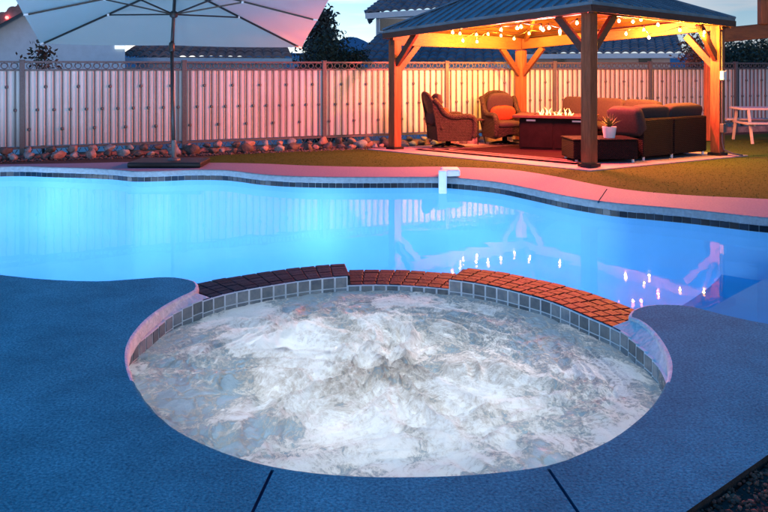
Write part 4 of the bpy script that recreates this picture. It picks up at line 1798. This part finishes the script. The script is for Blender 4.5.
def slopebox(o, pts, z0, z1, name, m):
    mb = MB().prism([(p[0], p[1], z0) for p in pts], (0, 0, z1 - z0))
    return loc(mb, o).build(name, M[m], o)


GZ = -2.2
# 1. white house at the left
Yh = 21.0
h1 = thing('white_house', 'pale stucco house behind the fence and umbrella at the far left', 'house', (-10, Yh, GZ))
x0, x1 = PY(-60, 0, Yh).x, PY(125, 0, Yh).x
ze = PY(0, 22, Yh).z
w1 = slopebox(h1, [(x0, Yh), (x1, Yh), (PY(117, 0, Yh + 8).x, Yh + 8), (x0, Yh + 8)], GZ, PY(0, 42, Yh).z, 'wall', 'stucco')
# taller gable end that meets the sloping roof at the left
gx0, gx1 = PY(-60, 0, Yh).x, PY(40, 0, Yh).x
ga = [(gx0, Yh - .02, GZ), (gx1, Yh - .02, GZ), (gx1, Yh - .02, PY(0, 5, Yh).z), (PY(-5, 0, Yh).x, Yh - .02, PY(0, 18, Yh).z), (gx0, Yh - .02, PY(0, 45, Yh).z)]
loc(MB().prism(ga, (0, 6, 0)), h1).build('gable_wall', M['stucco'], h1)
ra, rb = PY(-45, 42, Yh - .4), PY(48, -9, Yh - .4)
loc(tile_roof(ra, rb, rb + Vector((0, 7, 0)), ra + Vector((0, 7, 0))), h1).build('roof', M['roof_tile'], h1)
loc(MB().bar(ra + Vector((0, -.03, -.07)), rb + Vector((0, -.03, -.07)), .04, .22), h1).build('fascia', M['roof_tile'], h1)
q = PY(7, 17.5, Yh - .5)
loc(MB().lathe(q, [(.03, -.04), (.05, 0), (.03, .04)], 10), h1).build('security_lamp', M['red_lamp'], h1)
q = PY(120, 46, Yh - .03)
loc(MB().box(q, (.27, .06, .16)), h1).build('window', M['lit_vent'], h1)

# 2. low house with clay tile roof in the middle left
Yh = 25.0
h2 = thing('low_house', 'low house with reddish tiled roof just above the fence behind the umbrella pole', 'house', (-5, Yh, GZ))
e0, e1_ = PY(121, 56, Yh), PY(292, 57, Yh)
r0_, r1_ = PY(139, 44.8, Yh + 3.5), PY(286, 44.5, Yh + 3.5)
slopebox(h2, [(e0.x + .35, Yh + .4), (e1_.x - .3, Yh + .4), (e1_.x - .3, Yh + 6), (e0.x + .35, Yh + 6)], GZ, e0.z - .02, 'wall', 'stucco')
loc(tile_roof(e0, e1_, r1_, r0_), h2).build('roof', M['roof_tile'], h2)
loc(tile_roof(e0 + Vector((0, 7, 0)), e0, r0_, r0_ + Vector((0, .1, 0))), h2).build('roof', M['roof_tile'], h2)
loc(MB().bar(e0 + Vector((0, -.03, -.13)), e1_ + Vector((0, -.03, -.13)), .05, .17), h2).build('fascia', M['fascia'], h2)

# 3. two storey house left of the gazebo
Yh = 27.0
h3 = thing('two_storey_house', 'two storey pale house with slate tiled roofs rising behind the gazebo left corner', 'house', (4, Yh, GZ))
e0, e1_ = PY(366, 12.5, Yh), PY(560, 1, Yh + 2)
slopebox(h3, [(PY(376, 0, Yh + .5).x, Yh + .5), (e1_.x, Yh + 2.5), (e1_.x, Yh + 9), (PY(376, 0, Yh + .5).x, Yh + 9)], GZ, e0.z - .05, 'wall', 'stucco')
r0_, r1_ = PY(402, -14, Yh + 4), PY(540, -22, Yh + 4)
loc(tile_roof(e0, e1_, r1_, r0_), h3).build('roof', M['roof_tile_blue'], h3)
loc(tile_roof(e0 + Vector((0, 8, 0)), e0, r0_, r0_ + Vector((0, .1, 0))), h3).build('roof', M['roof_tile_blue'], h3)
loc(MB().bar(e0 + Vector((-.02, -.03, -.12)), e1_ + Vector((0, -.03, -.12)), .05, .20), h3).build('fascia', M['fascia'], h3)
wz = PY(395, 25, Yh + .45)
win = loc(MB().box(wz, (1.05, .08, .44)), h3).build('window', M['dark_glass'], h3)
fr3 = MB()
for (dx, dz, wx, wz_) in ((0, .24, 1.17, .05), (0, -.24, 1.17, .05), (-.56, 0, .05, .43), (.56, 0, .05, .43)):
    fr3.box(wz + Vector((dx, -.03, dz)), (wx, .08, wz_))
loc(fr3, h3).build('frame', M['fascia'], win)
# lower roof of the same house
Yl = 24.6
e0, e1_ = PY(352, 61.5, Yl), PY(512, 61.5, Yl)
r0_, r1_ = PY(377, 35.5, Yl + 2.4), PY(505, 35.0, Yl + 2.4)
loc(tile_roof(e0, e1_, r1_, r0_), h3).build('lower_roof', M['roof_tile_blue'], h3)
slopebox(h3, [(e0.x + .5, Yl + .3), (e1_.x, Yl + .3), (e1_.x, Yl + 2.6), (e0.x + .5, Yl + 2.6)], GZ, e0.z, 'lower_wall', 'stucco')

# 4. house seen through the gazebo
Yh = 26.5
h4 = thing('tiled_house', 'house with dark tiled roof and pink lit wall seen through the gazebo right half', 'house', (8, Yh, GZ))
e0, e1_ = PY(515, 53, Yh), PY(683, 52, Yh)
r0_, r1_ = PY(530, 34, Yh + 3), PY(676, 33, Yh + 3)
slopebox(h4, [(e0.x + .3, Yh + .4), (e1_.x - .3, Yh + .4), (e1_.x - .3, Yh + 5), (e0.x + .3, Yh + 5)], GZ, e0.z, 'wall', 'stucco_warm')
loc(tile_roof(e0, e1_, r1_, r0_), h4).build('roof', M['roof_tile_blue'], h4)
loc(MB().bar(e0 + Vector((0, -.03, -.12)), e1_ + Vector((0, -.03, -.12)), .05, .16), h4).build('fascia', M['fascia'], h4)
for px2 in (645, 560):
    loc(MB().box(PY(px2, 60.5, Yh + .38), (.42, .08, .22)), h4).build('window', M['dark_glass'], h4)

# 5. far houses at the right
Yh = 60
h5 = thing('far_house', 'small distant house roof below the trees at the right edge', 'house', (27, Yh, GZ))
e0, e1_ = PY(728, 61, Yh), PY(775, 61, Yh)
slopebox(h5, [(e0.x, Yh), (e1_.x, Yh), (e1_.x, Yh + 6), (e0.x, Yh + 6)], GZ, e0.z, 'wall', 'stucco')
loc(tile_roof(e0 - Vector((.4, .3, 0)), e1_ + Vector((.4, -.3, 0)), PY(770, 55, Yh + 3), PY(735, 55, Yh + 3), .4, .5), h5).build('roof', M['roof_tile_blue'], h5)


# ------------------------------------------------------------------ trees
def tree(name, label, base, height, crown_fn, n, leaf, m, trunk_r=.10, seed=1, cat='tree', group=None):
    """crown_fn(random) -> point of the crown relative to base"""
    random.seed(seed)
    t = thing(name, label, cat, base, 0, group)
    lf = MB()
    clumps = [crown_fn(0) for _ in range(max(12, n // 42))]
    for i in range(n):
        c = random.choice(clumps)
        p = Vector(c) + Vector((random.gauss(0, 1), random.gauss(0, 1), random.gauss(0, 1))) * leaf * 2.4
        a = Vector((random.uniform(-1, 1), random.uniform(-1, 1), random.uniform(-1, 1))).normalized()
        b = a.cross(Vector((random.uniform(-1, 1), random.uniform(-1, 1), random.uniform(-1, 1)))).normalized()
        s_ = leaf * random.uniform(.6, 1.3)
        lf.add([p - a * s_, p + b * s_ * .45, p + a * s_, p - b * s_ * .45], [(0, 1, 2, 3)])
    lf.build('crown', M[m], t)
    tr = MB()
    tr.tube([(0, 0, -.2), (.03, 0, height * .35), (-.02, .02, height * .85)], [trunk_r, trunk_r * .7, trunk_r * .2], 8)
    for k in range(7):
        c = Vector(random.choice(clumps))
        z0 = height * random.uniform(.3, .6)
        tr.tube([(0, 0, z0), (c.x * .5, c.y * .5, (z0 + c.z) / 2), tuple(c)], [trunk_r * .4, trunk_r * .25, .01], 5)
    tr.build('trunk', M['bark'], t)
    return t


def cone_fn(r, z0, z1, pw=1.0):
    def f(_):
        t = random.random() ** 1.3
        z = z0 + (z1 - z0) * t
        rr_ = r * (1 - t) ** pw * math.sqrt(random.uniform(.15, 1)) + .03
        a = random.uniform(0, 6.283)
        return (rr_ * math.cos(a), rr_ * math.sin(a), z)
    return f


def ball_fn(rx, ry, rz, zc):
    def f(_):
        while True:
            p = Vector((random.uniform(-1, 1), random.uniform(-1, 1), random.uniform(-1, 1)))
            if .25 < p.length < 1:
                return (p.x * rx, p.y * ry, zc + p.z * rz)
    return f


Yt = 24.0
b = PY(321, 66, Yt)
tree('conifer_tree', 'tall pointed dark grey green conifer rising beside the umbrella right edge', (b.x, Yt, GZ), 5.4,
     cone_fn(.82, 1.6, PY(0, 17, Yt).z - GZ, .75), 11000, .085, 'leaf_grey', .14, 11)
b = PY(331, 66, 22.5)
tree('round_bush', 'rounded dark green bush in front of the conifer beyond the fence', (b.x, 22.5, GZ), 3.4,
     ball_fn(.5, .5, .62, PY(0, 52, 22.5).z - GZ), 1500, .06, 'leaf_dark', .08, 12, 'bush')
b = PY(352, 66, 23.5)
tree('hedge_bush', 'low dark hedge bush between the conifer and the two storey house', (b.x, 23.5, GZ), 3.2,
     ball_fn(.40, .5, .22, PY(0, 60, 23.5).z - GZ), 1300, .06, 'leaf_dark', .08, 13, 'bush')
b = PY(42, 66, 15.5)
tree('small_shrub', 'small dark leafy shrub poking above the fence at far left', (b.x, 15.5, -1.0), 2.4,
     ball_fn(.15, .15, .2, PY(0, 56, 15.5).z + 1.0), 260, .05, 'leaf_dark', .04, 14, 'bush')
b = PY(693, 66, 19.2)
tree('russet_shrub', 'reddish brown shrub above the fence left of the right gazebo post', (b.x, 19.2, -1.2), 3.2,
     ball_fn(.36, .34, .34, PY(0, 54, 19.2).z + 1.2), 1500, .045, 'leaf_red', .05, 15, 'bush')
for i, (px2, py2, Y2, rx, rz, lb) in enumerate(((742, 53, 40, 1.1, .75, 'dark round tree under the pergola beam at the right'),
                                                (765, 49, 44, 1.4, 1.1, 'tall dark tree at the right picture edge under the beam'),
                                                (722, 58, 42, 1.0, .5, 'low dark tree beside the right gazebo post beyond the fence'),
                                                (753, 58, 34, 1.2, .45, 'wide dark shrub between the two taller trees at right'))):
    b = PY(px2, 66, Y2)
    tree('background_tree', lb, (b.x, Y2, GZ), PY(0, py2, Y2).z - GZ + rz, ball_fn(rx, rx, rz, PY(0, py2, Y2).z - GZ), 1500, .10,
         'leaf_dark', .12, 20 + i, 'tree', 'trees beyond the fence at the right')

# ------------------------------------------------------------------ hills
hl = MB()
nn = 240
Yf = 4000.0
for i in range(nn + 1):
    x = -4200 + 8400 * i / nn
    pxx = 384 + FPX * x / Yf
    h = 40 + 45 * (noise.noise(Vector((x * .0011, 1.7, 0))) + .5) + 12 * noise.noise(Vector((x * .006, 3, 0)))
    h += 72 * math.exp(-((pxx - 352) / 22) ** 2)
    hl.v += [(x, Yf - 600, -8), (x, Yf, max(6, h)), (x, Yf + 900, -8)]
for i in range(nn):
    q = 3 * i
    hl.f += [(q, q + 3, q + 4, q + 1), (q + 1, q + 4, q + 5, q + 2)]
tag(hl.build('hills', M['hill'], smooth=True), kind='structure')


# ------------------------------------------------------------------ lights
def lamp(name, kind, loc_, energy, col, radius=.1, parent=None):
    d = bpy.data.lights.new(name, kind)
    d.energy = energy
    d.color = col
    if kind == 'POINT':
        d.shadow_soft_size = radius
    o = bpy.data.objects.new(name, d)
    COL.objects.link(o)
    o.location = loc_
    if parent is not None:
        o.parent = parent
    return o


POOLC = (0.62, 0.80, 1.0)
for (x, y, z, e) in ((-2.4, 6.2, -.6, 26), (-4.4, 7.4, -.6, 38), (-5.8, 9.0, -.5, 46), (-4.9, 10.2, -.45, 34), (-2.9, 9.7, -.55, 40), (-2.6, 7.8, -.7, 26),
                     (-.9, 7.0, -.7, 16), (-.9, 9.4, -.6, 22), (.7, 7.4, -.7, 16), (1.5, 6.6, -.75, 13), (.6, 9.3, -.7, 15), (1.3, 7.9, -.38, 16), (4.1, 5.6, -.24, 22)):  # last two added to brighten bench and steps, the last out of view
    lamp('pool_lamp', 'POINT', (x, y, z), e * 1.08, POOLC, .15)
for k in range(6):
    a = k * math.pi / 3 + .3
    lamp('spa_lamp', 'POINT', (SC0.x + .72 * math.cos(a), SC0.y + .72 * math.sin(a), -.62), 8.0, (1.0, .91, .82), .12)
lamp('spa_lamp', 'POINT', (SC0.x, SC0.y, -.62), 8.0, (1.0, .91, .82), .12)

for i, p in enumerate(bp_all):
    back_row = i < len(back_px)
    lamp('bulb_lamp', 'POINT', p + Vector((0, 0, -.075)), (42 if p.x < BB_.x + .6 else 125) if back_row else 138, (1.0, .38, .02) if back_row else (1.0, .10, .085), .012)  # front lamps carry an added rose tint to redden fence and deck

sun = lamp('sun', 'SUN', (0, 0, 30), 0.30, (1.0, .84, .82))
sun.data.angle = R(10)
sun.rotation_euler = (R(88), 0, R(8))

# ------------------------------------------------------------------ sky
W = bpy.data.worlds.new('World')
SC.world = W
W.use_nodes = True
nt = W.node_tree
L = nt.links.new
bg = nt.nodes['Background']
sky = nt.nodes.new('ShaderNodeTexSky')
sky.sky_type = 'NISHITA'
sky.sun_disc = False
sky.sun_elevation = R(1.5)
sky.sun_rotation = R(-20)
sky.air_density = 1.0
sky.dust_density = 0.6
sky.ozone_density = 3.0
tcw = nt.nodes.new('ShaderNodeTexCoord')
sp_ = nt.nodes.new('ShaderNodeSeparateXYZ')
L(tcw.outputs['Generated'], sp_.inputs[0])
# dusk gradient: pale at the horizon, deep blue overhead
gr_ = nt.nodes.new('ShaderNodeValToRGB')
E = gr_.color_ramp.elements
E[0].position, E[0].color = 0.0, (0.80, 0.86, 0.90, 1)
E[1].position, E[1].color = 1.0, (0.004, 0.12, 0.38, 1)
for p, c in ((.05, (.46, .68, .84, 1)), (.12, (.18, .42, .66, 1)), (.30, (.025, .20, .50, 1))):
    e = E.new(p)
    e.color = c
L(sp_.outputs['Z'], gr_.inputs['Fac'])
mpw = nt.nodes.new('ShaderNodeMapping')
mpw.inputs['Scale'].default_value = (3, 3, 22)
L(tcw.outputs['Generated'], mpw.inputs['Vector'])
cn = nt.nodes.new('ShaderNodeTexNoise')
cn.inputs['Scale'].default_value = 1.7
cn.inputs['Detail'].default_value = 7
L(mpw.outputs['Vector'], cn.inputs['Vector'])
cc = nt.nodes.new('ShaderNodeValToRGB')
cc.color_ramp.elements[0].position = .46
cc.color_ramp.elements[0].color = (0, 0, 0, 1)
cc.color_ramp.elements[1].position = .66
cc.color_ramp.elements[1].color = (.75, .75, .75, 1)
L(cn.outputs['Fac'], cc.inputs['Fac'])
# clouds fade out overhead
fo = nt.nodes.new('ShaderNodeMapRange')
fo.inputs['From Min'].default_value = .10
fo.inputs['From Max'].default_value = .30
fo.inputs['To Min'].default_value = 1
fo.inputs['To Max'].default_value = 0
L(sp_.outputs['Z'], fo.inputs['Value'])
mu = nt.nodes.new('ShaderNodeMath')
mu.operation = 'MULTIPLY'
L(cc.outputs['Color'], mu.inputs[0])
L(fo.outputs['Result'], mu.inputs[1])
cl = nt.nodes.new('ShaderNodeMixRGB')
cl.inputs['Color2'].default_value = (.78, .74, .76, 1)
L(mu.outputs[0], cl.inputs['Fac'])
L(gr_.outputs['Color'], cl.inputs['Color1'])
# physical sky adds its own glow
sm = nt.nodes.new('ShaderNodeMixRGB')
sm.blend_type = 'ADD'
sm.inputs['Fac'].default_value = 1.0
sk_s = nt.nodes.new('ShaderNodeMixRGB')
sk_s.blend_type = 'MULTIPLY'
sk_s.inputs['Fac'].default_value = 1
sk_s.inputs['Color2'].default_value = (.015, .03, .06, 1)
L(sky.outputs['Color'], sk_s.inputs['Color1'])
L(cl.outputs['Color'], sm.inputs['Color1'])
L(sk_s.outputs['Color'], sm.inputs['Color2'])
az = nt.nodes.new('ShaderNodeMapRange')
az.inputs['From Min'].default_value = -.05
az.inputs['From Max'].default_value = .42
az.inputs['To Min'].default_value = 1.0
az.inputs['To Max'].default_value = .50
L(sp_.outputs['X'], az.inputs['Value'])
hsw = nt.nodes.new('ShaderNodeMixRGB')
hsw.blend_type = 'MULTIPLY'
hsw.inputs['Fac'].default_value = 1
L(sm.outputs['Color'], hsw.inputs['Color1'])
L(az.outputs['Result'], hsw.inputs['Color2'])
L(hsw.outputs['Color'], bg.inputs['Color'])
bg.inputs['Strength'].default_value = 1.2

SC.view_settings.view_transform = 'Standard'
SC.view_settings.look = 'None'
SC.view_settings.exposure = 0.42
SC.view_settings.gamma = 1
SC.view_settings.use_curve_mapping = False
SC.render.engine = 'CYCLES'
cy = SC.cycles
cy.use_denoising = True
cy.max_bounces = 8
cy.diffuse_bounces = 4
cy.glossy_bounces = 4
cy.transparent_max_bounces = 12
cy.caustics_reflective = False
cy.caustics_refractive = False
cy.sample_clamp_indirect = 6
cy.use_light_tree = True
